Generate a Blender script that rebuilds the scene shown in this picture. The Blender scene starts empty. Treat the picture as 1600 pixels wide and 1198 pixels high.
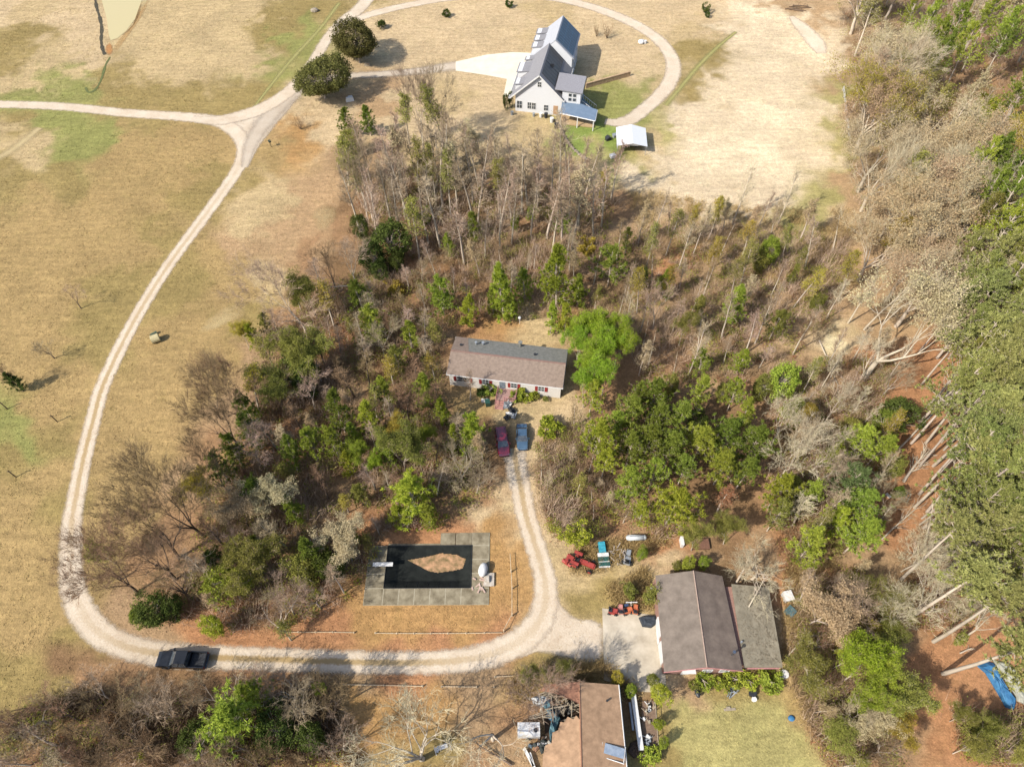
import bpy, math, random
import numpy as np
from mathutils import Vector, Matrix

# ---------------------------------------------------------------- camera, sky, sun, exposure
F = 1109.0; TH = math.radians(54.2); ROLL = math.radians(-0.3); H = 92.0
sc = bpy.context.scene
col = sc.collection
fwd = np.array([0, math.cos(TH), -math.sin(TH)]); _r = np.array([1., 0, 0]); _u = np.cross(_r, fwd)
_c, _s = math.cos(ROLL), math.sin(ROLL)
rgt = _c*_r + _s*_u; upv = -_s*_r + _c*_u
def P(px, py, z=0.0):
    "ground point seen at a pixel of the 1600 x 1198 photograph"
    d = fwd + rgt*(px-800)/F - upv*(py-599)/F
    t = (H-z)/-d[2]
    return Vector((d[0]*t, d[1]*t, z))
def Q(x, y, z=0.0):
    v = np.stack([np.asarray(x, float), np.asarray(y, float), np.zeros_like(np.asarray(x, float))+z-H], -1)
    w = v@fwd; w = np.where(w < 1, 1, w)
    return 800+F*(v@rgt)/w, 599-F*(v@upv)/w
cd = bpy.data.cameras.new('camera'); cam = bpy.data.objects.new('camera', cd); col.objects.link(cam)
cam.location = (0, 0, H)
cam.matrix_world = Matrix(((rgt[0], upv[0], -fwd[0], 0), (rgt[1], upv[1], -fwd[1], 0), (rgt[2], upv[2], -fwd[2], H), (0, 0, 0, 1)))
cd.sensor_width = 36; cd.lens = F/1600*36; cd.clip_start = 1; cd.clip_end = 6000
sc.camera = cam
SUN_AZ, SUN_EL = 236.0, 42.0
wd = bpy.data.worlds.new('World'); sc.world = wd; wd.use_nodes = True
nt = wd.node_tree; bgn = nt.nodes['Background']; sky = nt.nodes.new('ShaderNodeTexSky')
sky.sky_type = 'NISHITA'; sky.sun_disc = False
sky.sun_elevation = math.radians(SUN_EL); sky.sun_rotation = math.radians(SUN_AZ)
sky.dust_density = 2.0
nt.links.new(sky.outputs[0], bgn.inputs[0]); bgn.inputs[1].default_value = 0.15
ld = bpy.data.lights.new('sun', 'SUN'); ld.energy = 4.4; ld.angle = math.radians(0.5); ld.color = (1, .945, .86)
lo = bpy.data.objects.new('sun', ld); col.objects.link(lo)
sa, se = math.radians(SUN_AZ), math.radians(SUN_EL)
lo.rotation_euler = Vector((math.sin(sa)*math.cos(se), math.cos(sa)*math.cos(se), math.sin(se))).to_track_quat('Z', 'Y').to_euler()
lo.location = (-80, -40, 120)
sc.view_settings.view_transform = 'Standard'; sc.view_settings.look = 'None'
sc.view_settings.gamma = 1.0; sc.view_settings.exposure = 0.97
sc.cycles.max_bounces = 5; sc.cycles.diffuse_bounces = 3; sc.cycles.transparent_max_bounces = 8

# ---------------------------------------------------------------- helpers
KW = 2.15      # how bright a white matt horizontal surface renders in this light
def lin(c): return tuple(((x/255)/12.92 if x <= 10 else ((x/255+.055)/1.055)**2.4) for x in c)
def alb(*c): return tuple(min(.9, v/KW) for v in lin(c))

def finish(o, label=None, cat=None, group=None, kind=None):
    if label: o['label'] = label
    if cat: o['category'] = cat
    if group: o['group'] = group
    if kind: o['kind'] = kind
    return o
def empty(name, loc, rz=0, label=None, cat=None, group=None):
    o = bpy.data.objects.new(name, None); col.objects.link(o); o.location = loc; o.rotation_euler.z = rz
    o.empty_display_size = .3
    return finish(o, label, cat, group)

class MB:
    def __init__(s): s.v = []; s.f = []; s.M = Matrix.Identity(4)
    def add(s, vs, fs):
        n = len(s.v); s.v += [tuple(s.M @ Vector(v)) for v in vs]; s.f += [tuple(i+n for i in f) for f in fs]; return s
    def box(s, x0, x1, y0, y1, z0, z1, top=1.0, topy=None):
        topy = top if topy is None else topy
        cx, cy = (x0+x1)/2, (y0+y1)/2; a = (x1-x0)/2; b = (y1-y0)/2
        vs = [(cx-a, cy-b, z0), (cx+a, cy-b, z0), (cx+a, cy+b, z0), (cx-a, cy+b, z0),
              (cx-a*top, cy-b*topy, z1), (cx+a*top, cy-b*topy, z1), (cx+a*top, cy+b*topy, z1), (cx-a*top, cy+b*topy, z1)]
        return s.add(vs, [(3, 2, 1, 0), (4, 5, 6, 7), (0, 1, 5, 4), (1, 2, 6, 5), (2, 3, 7, 6), (3, 0, 4, 7)])
    def slab(s, quad, t):
        "thick plate under four (or more) top points"
        n = len(quad); q = [Vector(p) for p in quad]; nn = (q[1]-q[0]).cross(q[2]-q[0]).normalized()
        if nn.z < 0: q.reverse(); nn = -nn
        vs = q+[p-nn*t for p in q]
        fs = [tuple(range(n)), tuple(range(2*n-1, n-1, -1))]+[(i, i+n, (i+1) % n+n, (i+1) % n) for i in range(n)]
        return s.add(vs, fs)
    def tube(s, p, q, r0, r1=None, n=6, cap=True):
        r1 = r0 if r1 is None else r1
        p, q = Vector(p), Vector(q); d = (q-p)
        if d.length < 1e-6: return s
        d.normalize(); a = d.cross((0, 0, 1) if abs(d.z) < .9 else (1, 0, 0)).normalized(); b = d.cross(a)
        vs = []
        for c, r in ((p, r0), (q, r1)):
            for i in range(n):
                t = 2*math.pi*i/n; vs.append(c+a*(r*math.cos(t))+b*(r*math.sin(t)))
        fs = [(i, (i+1) % n, n+(i+1) % n, n+i) for i in range(n)]
        if cap: fs += [tuple(range(n))[::-1], tuple(range(n, 2*n))]
        return s.add(vs, fs)
    def prism(s, poly, y0, y1):
        "polygon of (x, z) run along y"
        n = len(poly); vs = [(x, y0, z) for x, z in poly]+[(x, y1, z) for x, z in poly]
        return s.add(vs, [tuple(range(n)), tuple(range(2*n-1, n-1, -1))]+[(i, i+n, (i+1) % n+n, (i+1) % n) for i in range(n)])
    def prismx(s, poly, x0, x1):
        n = len(poly); vs = [(x0, y, z) for y, z in poly]+[(x1, y, z) for y, z in poly]
        return s.add(vs, [tuple(range(n))[::-1], tuple(range(n, 2*n))]+[((i+1) % n, (i+1) % n+n, i+n, i) for i in range(n)])
    def ball(s, c, rx, ry=None, rz=None, n=10, m=6, jit=0, rng=None):
        ry = rx if ry is None else ry; rz = rx if rz is None else rz; vs = []
        for j in range(m+1):
            ph = math.pi*j/m
            for i in range(n):
                t = 2*math.pi*i/n; k = 1+(rng.uniform(-jit, jit) if rng else 0)
                vs.append((c[0]+rx*k*math.sin(ph)*math.cos(t), c[1]+ry*k*math.sin(ph)*math.sin(t), c[2]+rz*k*math.cos(ph)))
        return s.add(vs, [(j*n+i, (j+1)*n+i, (j+1)*n+(i+1) % n, j*n+(i+1) % n) for j in range(m) for i in range(n)])
    def mesh(s, name):
        me = bpy.data.meshes.new(name); me.from_pydata(s.v, [], s.f); me.update(); return me
    def build(s, name, mat, parent=None, loc=None, rz=None, smooth=False):
        me = s.mesh(name); me.materials.append(mat)
        if smooth: me.polygons.foreach_set('use_smooth', [True]*len(me.polygons))
        o = bpy.data.objects.new(name, me); col.objects.link(o)
        if parent: o.parent = parent
        if loc is not None: o.location = loc
        if rz is not None: o.rotation_euler.z = rz
        return o

def npmesh(name, V, Fc, k):
    "mesh from numpy arrays; Fc is (n, k)"
    me = bpy.data.meshes.new(name); V = np.asarray(V, np.float32); Fc = np.asarray(Fc, np.int32)
    me.vertices.add(len(V)); me.vertices.foreach_set('co', V.ravel())
    me.loops.add(Fc.size); me.loops.foreach_set('vertex_index', Fc.ravel())
    me.polygons.add(len(Fc)); me.polygons.foreach_set('loop_start', np.arange(0, Fc.size, k, dtype=np.int32))
    me.update(calc_edges=True); return me

# ---------------------------------------------------------------- materials
MATS = {}
def newmat(name):
    m = bpy.data.materials.new(name); m.use_nodes = True; return m, m.node_tree, m.node_tree.nodes['Principled BSDF']
def node(nt, t, **kw):
    n = nt.nodes.new(t)
    for k, v in kw.items():
        if k.startswith('i_'): n.inputs[int(k[2:])].default_value = v
        else: setattr(n, k, v)
    return n
def mat(name, c, c2=None, scale=1.5, rough=.85, metal=0, bump=0, detail=6, spec=.3, coord='Object', stretch=None, coat=0):
    "noise-mottled surface between two colours (sRGB as in sunlight)"
    if name in MATS: return MATS[name]
    m, nt, b = newmat(name); c2 = c2 or tuple(x*.86 for x in c)
    tc = node(nt, 'ShaderNodeTexCoord'); src = tc.outputs[coord]
    if stretch:
        mp = node(nt, 'ShaderNodeMapping'); mp.inputs['Scale'].default_value = stretch; nt.links.new(src, mp.inputs[0]); src = mp.outputs[0]
    n = node(nt, 'ShaderNodeTexNoise'); n.inputs['Scale'].default_value = scale; n.inputs['Detail'].default_value = detail; n.inputs['Roughness'].default_value = .68
    nt.links.new(src, n.inputs['Vector'])
    r = node(nt, 'ShaderNodeValToRGB'); r.color_ramp.elements[0].position = .33; r.color_ramp.elements[1].position = .67
    r.color_ramp.elements[0].color = (*alb(*c2), 1); r.color_ramp.elements[1].color = (*alb(*c), 1)
    nt.links.new(n.outputs[0], r.inputs[0]); nt.links.new(r.outputs[0], b.inputs['Base Color'])
    b.inputs['Roughness'].default_value = rough; b.inputs['Metallic'].default_value = metal; b.inputs['Specular IOR Level'].default_value = spec
    if coat: b.inputs['Coat Weight'].default_value = coat; b.inputs['Coat Roughness'].default_value = .05
    if bump:
        bp = node(nt, 'ShaderNodeBump'); bp.inputs['Strength'].default_value = .6; bp.inputs['Distance'].default_value = bump
        nt.links.new(n.outputs[0], bp.inputs['Height']); nt.links.new(bp.outputs[0], b.inputs['Normal'])
    MATS[name] = m; return m
def leafmat(name, c, c2, transl=.35, vary=.22, hue=.015):
    m, nt, b = newmat(name)
    g = node(nt, 'ShaderNodeNewGeometry'); oi = node(nt, 'ShaderNodeObjectInfo')
    tc = node(nt, 'ShaderNodeTexCoord'); n = node(nt, 'ShaderNodeTexNoise'); n.inputs['Scale'].default_value = .9; n.inputs['Detail'].default_value = 3
    nt.links.new(tc.outputs['Object'], n.inputs['Vector'])
    ad = node(nt, 'ShaderNodeMath', operation='ADD'); nt.links.new(n.outputs[0], ad.inputs[0])
    mu = node(nt, 'ShaderNodeMath', operation='MULTIPLY'); mu.inputs[1].default_value = .8; nt.links.new(g.outputs['Random Per Island'], mu.inputs[0]); nt.links.new(mu.outputs[0], ad.inputs[1])
    r = node(nt, 'ShaderNodeValToRGB'); r.color_ramp.elements[0].position = .3; r.color_ramp.elements[1].position = 1.0
    r.color_ramp.elements[0].color = (*alb(*c2), 1); r.color_ramp.elements[1].color = (*alb(*c), 1); nt.links.new(ad.outputs[0], r.inputs[0])
    hs = node(nt, 'ShaderNodeHueSaturation'); nt.links.new(r.outputs[0], hs.inputs['Color'])
    mr = node(nt, 'ShaderNodeMapRange'); mr.inputs['To Min'].default_value = .5-hue; mr.inputs['To Max'].default_value = .5+hue; nt.links.new(oi.outputs['Random'], mr.inputs[0]); nt.links.new(mr.outputs[0], hs.inputs['Hue'])
    ml = node(nt, 'ShaderNodeMath', operation='MULTIPLY'); ml.inputs[1].default_value = 7.31; nt.links.new(oi.outputs['Random'], ml.inputs[0])
    fr = node(nt, 'ShaderNodeMath', operation='FRACT'); nt.links.new(ml.outputs[0], fr.inputs[0])
    m2 = node(nt, 'ShaderNodeMapRange'); m2.inputs['To Min'].default_value = 1-vary; m2.inputs['To Max'].default_value = 1+vary; nt.links.new(fr.outputs[0], m2.inputs[0]); nt.links.new(m2.outputs[0], hs.inputs['Value'])
    out = nt.nodes['Material Output']; df = node(nt, 'ShaderNodeBsdfDiffuse'); tr = node(nt, 'ShaderNodeBsdfTranslucent'); mx = node(nt, 'ShaderNodeMixShader'); mx.inputs[0].default_value = transl
    nt.links.new(hs.outputs[0], df.inputs[0]); nt.links.new(hs.outputs[0], tr.inputs[0]); nt.links.new(df.outputs[0], mx.inputs[1]); nt.links.new(tr.outputs[0], mx.inputs[2]); nt.links.new(mx.outputs[0], out.inputs[0])
    nt.nodes.remove(b); MATS[name] = m; return m

# ---------------------------------------------------------------- noise for the map of ground colours
def vnoise(x, y, s, seed):
    rg = np.random.default_rng(seed); g = rg.random((256, 256)); x = x/s+1000.3; y = y/s+1000.7
    xi = np.floor(x).astype(int); yi = np.floor(y).astype(int); fx = x-xi; fy = y-yi
    fx = fx*fx*(3-2*fx); fy = fy*fy*(3-2*fy); a = lambda i, j: g[(xi+i) % 256, (yi+j) % 256]
    return (a(0, 0)*(1-fx)+a(1, 0)*fx)*(1-fy)+(a(0, 1)*(1-fx)+a(1, 1)*fx)*fy

PAL = dict(T=(188, 159, 107), t=(211, 185, 138), O=(170, 148, 94), G=(160, 158, 92), K=(240, 217, 180), W=(250, 228, 190), L=(178, 140, 102),
           D=(152, 120, 86), R=(196, 144, 102), B=(196, 154, 100), S=(250, 232, 185), Y=(188, 176, 114), V=(150, 168, 84), M=(188, 156, 118), N=(222, 195, 152), A=(222, 200, 172), P=(200, 166, 124))
GP = """
0,-60,T 200,-60,t 400,-60,t 600,-60,N 800,-60,N 1000,-60,K 1200,-60,K 1400,-60,M 1600,-60,M
0,10,N 60,20,t 30,60,O 110,40,N 110,90,t 60,110,t 0,120,t 150,95,N 130,130,G 60,145,G 20,150,G 0,90,O 170,115,O 250,30,t 320,40,t 230,90,t 300,110,t 200,150,O 280,165,O 340,165,O 380,150,O 400,90,t 350,80,t 440,20,O 430,60,O 425,120,G 470,60,G 420,140,O 490,10,O 540,20,O 400,20,t
30,190,O 100,195,G 150,210,G 110,235,G 60,235,t 20,220,t 200,215,T 280,225,T 330,225,T 355,250,T 290,260,T 200,260,T 100,270,O 30,270,O 345,280,O 60,330,T 150,330,T 250,330,T 300,310,O 20,400,T 120,400,T 200,400,T 250,380,O 220,440,O 100,450,T 160,460,O 30,480,T 170,500,O 60,520,T 140,540,O 130,590,T 40,580,T 100,620,T 60,640,T 20,660,G 50,690,G 80,680,O 20,720,O 60,740,T 20,790,T 80,800,O 30,840,T 20,900,T 70,900,T 30,960,T 90,970,T 110,1000,O 30,1010,T 20,1050,O 110,1040,D 60,1080,O 100,1090,O 60,1130,O 20,1150,O 140,1120,L 200,1090,L 160,1060,L
470,170,N 430,250,T 470,220,B 510,210,N 430,300,t 480,300,P 400,340,t 440,370,P 490,360,P 500,400,P 370,380,P 330,400,T 300,430,O 270,450,O 360,440,T 300,500,T 350,540,T 260,560,T 230,620,T 200,640,T 180,700,T 250,700,T 300,620,T 170,780,T 210,760,T 160,840,T 330,560,T 390,500,O 420,450,t 400,560,M 230,800,T 190,880,O
500,170,N 560,50,N 600,60,N 650,60,N 700,50,N 760,60,N 620,90,N 580,150,P 640,150,N 700,160,t 750,150,N 760,190,N 720,200,N 640,200,N 800,20,N 850,20,t 920,20,N 960,60,N 1000,90,N 980,110,N 940,90,N 1020,120,N 940,130,N 960,150,G 1000,140,G 1020,150,t 960,175,G 940,165,G 900,220,V 940,215,V 940,235,V 1010,220,t 1030,200,Y 1020,240,t 960,245,Y 900,240,Y 985,250,Y
1040,20,N 1100,30,N 1060,50,t 1080,80,O 1110,90,O 1075,140,O 1150,60,K 1200,30,W 1230,15,P 1270,30,P 1200,70,K 1120,120,K 1250,40,W 1265,70,W 1300,60,K 1290,100,K 1100,180,K 1200,130,K 1180,180,W 1250,180,W 1300,180,K 1050,250,K 1100,250,W 1200,250,W 1280,250,K 1315,250,Y 1050,190,K 1060,300,K 1120,310,K 1000,280,K 1200,310,K 1280,310,Y 1030,320,N 1150,340,N 1240,350,Y 1310,340,N 1330,330,P 1325,150,Y 1320,200,Y
560,250,M 620,280,D 700,290,D 780,290,L 850,270,M 650,230,t 740,240,t 830,230,t 900,260,t 560,320,D 640,350,L 700,330,L 760,350,M 820,340,L 880,340,M 940,330,L 740,380,M 800,400,M 680,400,D 640,430,R 600,440,M 560,420,D 520,430,D 480,400,L 520,370,L 850,380,L 910,400,M 950,360,M 1000,350,P 1060,350,P 1040,380,P 1100,370,N 1150,380,N 1200,380,t 1250,400,N 1300,400,P 1060,410,R 1000,400,M 1100,430,M 1160,430,M 1230,440,P 1300,450,M
480,470,D 450,520,L 540,480,D 530,560,R 520,600,D 560,530,R 620,470,D 650,490,L 700,510,L 720,500,R 760,500,B 830,505,t 850,530,t 870,515,B 760,460,L 820,450,D 600,560,L 640,560,L 680,560,M 620,620,L 560,620,M 500,640,D 480,600,D 420,620,L 400,660,L 440,700,R 430,740,D 350,640,M 370,700,L 340,740,L 300,760,M 270,830,L 240,880,L 320,800,L 400,740,D 380,830,M 300,900,M 230,960,M 270,930,D 330,900,L 380,880,D 430,800,D 480,740,L 520,720,D 560,720,M 600,700,D 640,680,L 680,700,L 700,640,L 740,640,T 560,770,M 520,800,M 480,850,L 460,940,L 420,900,D 520,900,D 560,860,L 590,820,R 640,835,R 690,820,R 560,800,L 700,760,D 740,720,D 760,760,L 700,790,L 760,800,N 780,820,B 780,870,B 785,920,B 700,960,B 600,960,B 640,975,B 740,970,B 560,970,B 500,980,R 400,995,R 450,1000,R 600,1005,R 700,1005,R 780,1000,R 340,1000,R 250,1000,M 210,1010,M 300,985,R
760,660,D 790,640,t 830,640,t 860,640,t 880,650,N 850,680,N 840,720,N 770,700,D 835,780,N 850,820,N 870,800,M 860,860,t 890,900,t 950,900,t 1000,890,t 1040,870,N 1060,860,R 1010,920,t 960,930,O 920,940,O 890,960,t 860,760,L 900,750,L 920,800,L 900,700,M 870,680,M 950,780,M 980,820,M 1030,850,R 1090,860,M 940,840,L
950,500,M 1000,500,M 1060,500,M 1100,520,P 1150,540,D 1200,560,M 1160,480,M 1230,500,P 1260,520,N 1300,520,S 1340,520,N 1280,480,P 1340,450,P 1400,500,P 1360,560,R 1300,580,P 1250,570,M 1050,560,L 1000,560,L 1100,580,P 1150,600,L 1250,620,M 1300,640,L 1400,600,R 1460,560,R 1450,620,R 1420,700,R 1380,740,R 1400,800,R 1350,860,M 1300,900,R 1250,860,R 1240,700,L 1300,720,L 1200,760,L 1130,780,D 1180,860,M 1230,920,R 1250,960,N 1150,830,L 1110,860,D 960,600,L 1100,650,D 1000,650,D 1000,740,D 1100,740,D
1450,860,R 1500,900,R 1450,960,R 1500,1000,R 1440,1040,R 1400,1000,M 1560,950,R 1560,1010,R 1430,1100,R 1450,1160,R 1500,1150,R 1560,1170,R 1380,900,M 1330,940,L 1280,980,M 1270,1040,N 1260,1100,T 1300,1150,L 1350,1190,L 1400,1150,P 1330,1020,L 1400,1060,L 1250,1150,Y 1220,1120,Y 1180,1140,Y 1100,1110,Y 1080,1150,Y 1150,1190,Y 1230,1190,Y 1060,1190,Y 1130,1080,O 1200,1080,O 1080,1080,M 1050,1060,N 1500,700,R 1560,600,R 1600,800,R 1550,400,L 1600,1000,R 1520,800,R
1380,100,M 1450,150,L 1400,200,M 1350,60,M 1340,200,M 1340,280,P 1400,340,M 1480,250,L 1550,150,L 1600,50,L 1600,300,L 1500,450,M 1340,380,P 1320,120,M
300,1070,D 250,1100,D 200,1150,D 350,1090,D 420,1080,D 480,1080,D 500,1140,D 440,1180,D 320,1190,D 120,1190,D 60,1190,L 560,1060,M 650,1060,R 750,1060,M 560,1100,B 620,1120,B 700,1100,B 540,1160,B 600,1190,T 700,1160,O 760,1120,M 760,1190,L 820,1060,O 880,1045,O 820,1110,L 860,1050,O 930,1050,T 800,1170,M 980,1110,D 1000,1100,D 1030,1150,O 1040,1190,O
"""
G = [g.split(',') for g in GP.split()]  # D is dark litter; at the lower left it also paints in tree shade
GX = np.array([float(g[0]) for g in G]); GY = np.array([float(g[1]) for g in G]); GC = np.array([alb(*PAL[g[2]]) for g in G])
def ground_colour(x, y):
    px, py = Q(x, y); sxy = np.clip(7.0/(0.25+py/1200*.9), 6, 30)
    px = np.clip(px, -150, 1750); py = np.clip(py, -120, 1260)
    px = px+((vnoise(x, y, 5, 1)-.5)*6+(vnoise(x, y, 1.6, 2)-.5)*3.2)*9; py = py+((vnoise(x, y, 5, 3)-.5)*6+(vnoise(x, y, 1.6, 4)-.5)*3.2)*6
    out = np.zeros((len(x), 3))
    for i in range(0, len(x), 20000):
        d = (px[i:i+20000, None]-GX)**2+((py[i:i+20000, None]-GY)*1.25)**2
        w = 1/(d+260)**2.5; out[i:i+20000] = (w@GC)/w.sum(1)[:, None]
    return out

# ---------------------------------------------------------------- ground, roads, water
def make_ground():
    fine = 0.55
    xs = np.concatenate([-np.geomspace(3000, 172, 22), np.arange(-170, 170, fine), np.geomspace(172, 3000, 22)])
    ys = np.concatenate([-np.geomspace(3000, 3, 26)+8, np.arange(6, 240, fine), np.geomspace(242, 4000, 24)])
    X, Y = np.meshgrid(xs, ys); x = X.ravel(); y = Y.ravel()
    z = np.where((x > -17.05) & (x < -5.65) & (y > 33.05) & (y < 38.9), -1.6, 0.0)   # pit of the pool
    V = np.stack([x, y, z], 1); nx = len(xs); ny = len(ys)
    a = (np.arange(ny-1)[:, None]*nx+np.arange(nx-1)).ravel()
    me = npmesh('ground', V, np.stack([a, a+1, a+1+nx, a+nx], 1), 4)
    c = ground_colour(x, y); ca = me.color_attributes.new('tone', 'FLOAT_COLOR', 'POINT')
    ca.data.foreach_set('color', np.concatenate([c, np.ones((len(c), 1))], 1).astype(np.float32).ravel())
    m, nt, b = newmat('dry_ground'); at = node(nt, 'ShaderNodeAttribute', attribute_name='tone'); tc = node(nt, 'ShaderNodeTexCoord')
    def noise(s, d, r=.7, v=None):
        n = node(nt, 'ShaderNodeTexNoise'); n.inputs['Scale'].default_value = s; n.inputs['Detail'].default_value = d; n.inputs['Roughness'].default_value = r
        nt.links.new(v or tc.outputs['Object'], n.inputs['Vector']); return n
    def rng(n, a, b_, lo=.3, hi=.7):
        r = node(nt, 'ShaderNodeMapRange'); r.inputs[1].default_value = lo; r.inputs[2].default_value = hi; r.inputs[3].default_value = a; r.inputs[4].default_value = b_; nt.links.new(n.outputs[0], r.inputs[0]); return r
    def mul(p, q):
        k = node(nt, 'ShaderNodeMath', operation='MULTIPLY'); nt.links.new(p.outputs[0], k.inputs[0]); nt.links.new(q.outputs[0], k.inputs[1]); return k
    n1 = noise(1.1, 6, .85); n2 = noise(.1, 7, .75); n3 = noise(4.0, 3, .8)
    mp = node(nt, 'ShaderNodeMapping'); mp.inputs['Rotation'].default_value = (0, 0, .25); mp.inputs['Scale'].default_value = (.35, 2.2, 1); nt.links.new(tc.outputs['Object'], mp.inputs[0])
    n4 = noise(.5, 4, .7, mp.outputs[0])
    k = mul(mul(rng(n1, .74, 1.22, .36, .64), rng(n2, .86, 1.12, .36, .64)), mul(rng(n3, .8, 1.18, .36, .64), rng(n4, .88, 1.1, .36, .64)))
    cb = node(nt, 'ShaderNodeVectorMath', operation='SCALE'); nt.links.new(at.outputs['Color'], cb.inputs[0]); nt.links.new(k.outputs[0], cb.inputs['Scale'])
    gn = noise(.35, 5, .75); gr = rng(gn, 0, .28, .52, .75)
    mx = node(nt, 'ShaderNodeMix', data_type='RGBA', blend_type='MULTIPLY'); nt.links.new(gr.outputs[0], mx.inputs[0]); nt.links.new(cb.outputs[0], mx.inputs[6]); mx.inputs[7].default_value = (.72, .86, .6, 1)
    nt.links.new(mx.outputs[2], b.inputs['Base Color']); b.inputs['Roughness'].default_value = .95; b.inputs['Specular IOR Level'].default_value = .1
    bp = node(nt, 'ShaderNodeBump'); bp.inputs['Strength'].default_value = .55; bp.inputs['Distance'].default_value = .2; nt.links.new(n3.outputs[0], bp.inputs['Height']); nt.links.new(bp.outputs[0], b.inputs['Normal'])
    me.materials.append(m); o = bpy.data.objects.new('ground', me); col.objects.link(o); finish(o, kind='structure')
make_ground()

def gravel_material(name, c, c2, mid, soft=.22):
    m, nt, b = newmat(name); L = nt.links.new
    at = node(nt, 'ShaderNodeAttribute', attribute_name='lane'); sp = node(nt, 'ShaderNodeSeparateColor'); L(at.outputs['Color'], sp.inputs[0]); tc = node(nt, 'ShaderNodeTexCoord')
    def noise(s, d, r=.7):
        n = node(nt, 'ShaderNodeTexNoise'); n.inputs['Scale'].default_value = s; n.inputs['Detail'].default_value = d; n.inputs['Roughness'].default_value = r; L(tc.outputs['Object'], n.inputs['Vector']); return n
    n1 = noise(.9, 5); n2 = noise(4, 4, .8); n3 = noise(.25, 4)
    def math_(op, a, b_):
        k = node(nt, 'ShaderNodeMath', operation=op)
        for i, v in enumerate((a, b_)):
            if isinstance(v, (int, float)): k.inputs[i].default_value = v
            else: L(v, k.inputs[i])
        return k.outputs[0]
    def mr(v, a, b_, c_=0, d=1):
        r = node(nt, 'ShaderNodeMapRange', interpolation_type='SMOOTHSTEP'); r.inputs[1].default_value = a; r.inputs[2].default_value = b_; r.inputs[3].default_value = c_; r.inputs[4].default_value = d; L(v, r.inputs[0]); return r.outputs[0]
    u = sp.outputs[0]
    nn = math_('MULTIPLY', math_('SUBTRACT', math_('ADD', math_('MULTIPLY', n1.outputs[0], .6), math_('MULTIPLY', n2.outputs[0], .4)), .5), 1.1)
    edge = mr(math_('ADD', u, nn), .98-soft*1.9, 1.04)
    ramp = node(nt, 'ShaderNodeValToRGB'); ramp.color_ramp.elements[0].position = .3; ramp.color_ramp.elements[1].position = .62
    ramp.color_ramp.elements[0].color = (*alb(*c2), 1); ramp.color_ramp.elements[1].color = (*alb(*c), 1)
    L(math_('ADD', math_('MULTIPLY', n2.outputs[0], .55), math_('MULTIPLY', n3.outputs[0], .45)), ramp.inputs[0])
    # grassy strip between the wheel tracks, as strong as the lane's second channel says
    ms = math_('MULTIPLY', mr(math_('ADD', u, math_('MULTIPLY', nn, .7)), .10, .34, 1, 0), sp.outputs[1])
    mx = node(nt, 'ShaderNodeMix', data_type='RGBA'); L(ms, mx.inputs[0]); L(ramp.outputs[0], mx.inputs[6]); mx.inputs[7].default_value = (*alb(*mid), 1)
    m3 = node(nt, 'ShaderNodeMix', data_type='RGBA', blend_type='MULTIPLY'); m3.inputs[0].default_value = 1; L(mx.outputs[2], m3.inputs[6])
    cc = node(nt, 'ShaderNodeCombineColor'); L(sp.outputs[2], cc.inputs[0]); L(sp.outputs[2], cc.inputs[1]); L(sp.outputs[2], cc.inputs[2]); L(cc.outputs[0], m3.inputs[7])
    L(m3.outputs[2], b.inputs['Base Color']); b.inputs['Roughness'].default_value = .92; b.inputs['Specular IOR Level'].default_value = .15
    bp = node(nt, 'ShaderNodeBump'); bp.inputs['Distance'].default_value = .06; L(n2.outputs[0], bp.inputs['Height']); L(bp.outputs[0], b.inputs['Normal'])
    tr = node(nt, 'ShaderNodeBsdfTransparent'); ms2 = node(nt, 'ShaderNodeMixShader'); L(edge, ms2.inputs[0]); L(b.outputs[0], ms2.inputs[1]); L(tr.outputs[0], ms2.inputs[2])
    L(ms2.outputs[0], nt.nodes['Material Output'].inputs[0]); return m
GRAVEL = gravel_material('pale_gravel', (246, 229, 204), (208, 184, 154), (192, 164, 116))
GRAYGR = gravel_material('grey_gravel', (232, 216, 194), (204, 184, 158), (190, 165, 120), .4)
CONC_R = gravel_material('concrete_drive_surface', (252, 242, 220), (240, 226, 200), (240, 226, 200), .05)

def smooth_line(pts, step=1.0):
    "Catmull-Rom through world points with (x, y, width, mid, tint)"
    p = np.array(pts, float); p = np.vstack([2*p[0]-p[1], p, 2*p[-1]-p[-2]]); out = []
    for i in range(1, len(p)-2):
        n = max(2, int(np.hypot(*(p[i+1]-p[i])[:2])/step))
        for t in np.arange(n)/n:
            out.append(.5*((2*p[i])+(p[i+1]-p[i-1])*t+(2*p[i-1]-5*p[i]+4*p[i+1]-p[i+2])*t*t+(3*p[i]-p[i-1]-3*p[i+1]+p[i+2])*t**3))
    out.append(p[-2]); return np.array(out)
ROADS = []
def strip(name, pix, z, m, across=9):
    pts = [(*P(a, b)[:2], w, md, ti) for a, b, w, md, ti in pix]; L = smooth_line(pts); ROADS.append(L[:, :3])
    d = np.gradient(L[:, :2], axis=0); d /= np.hypot(d[:, 0], d[:, 1])[:, None]+1e-9; nrm = np.stack([-d[:, 1], d[:, 0]], 1)
    us = np.linspace(-1, 1, across); V = []; C = []
    for q, n_ in zip(L, nrm):
        for u in us: V.append((q[0]+n_[0]*u*q[2]/2, q[1]+n_[1]*u*q[2]/2, z)); C.append((abs(u), max(0, q[3]), q[4], 1))
    k = across; a = (np.arange(len(L)-1)[:, None]*k+np.arange(k-1)).ravel()
    me = npmesh(name, V, np.stack([a, a+k, a+k+1, a+1], 1), 4); ca = me.color_attributes.new('lane', 'FLOAT_COLOR', 'POINT'); ca.data.foreach_set('color', np.array(C, np.float32).ravel())
    me.materials.append(m); o = bpy.data.objects.new(name, me); col.objects.link(o); return finish(o, kind='structure')
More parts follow.
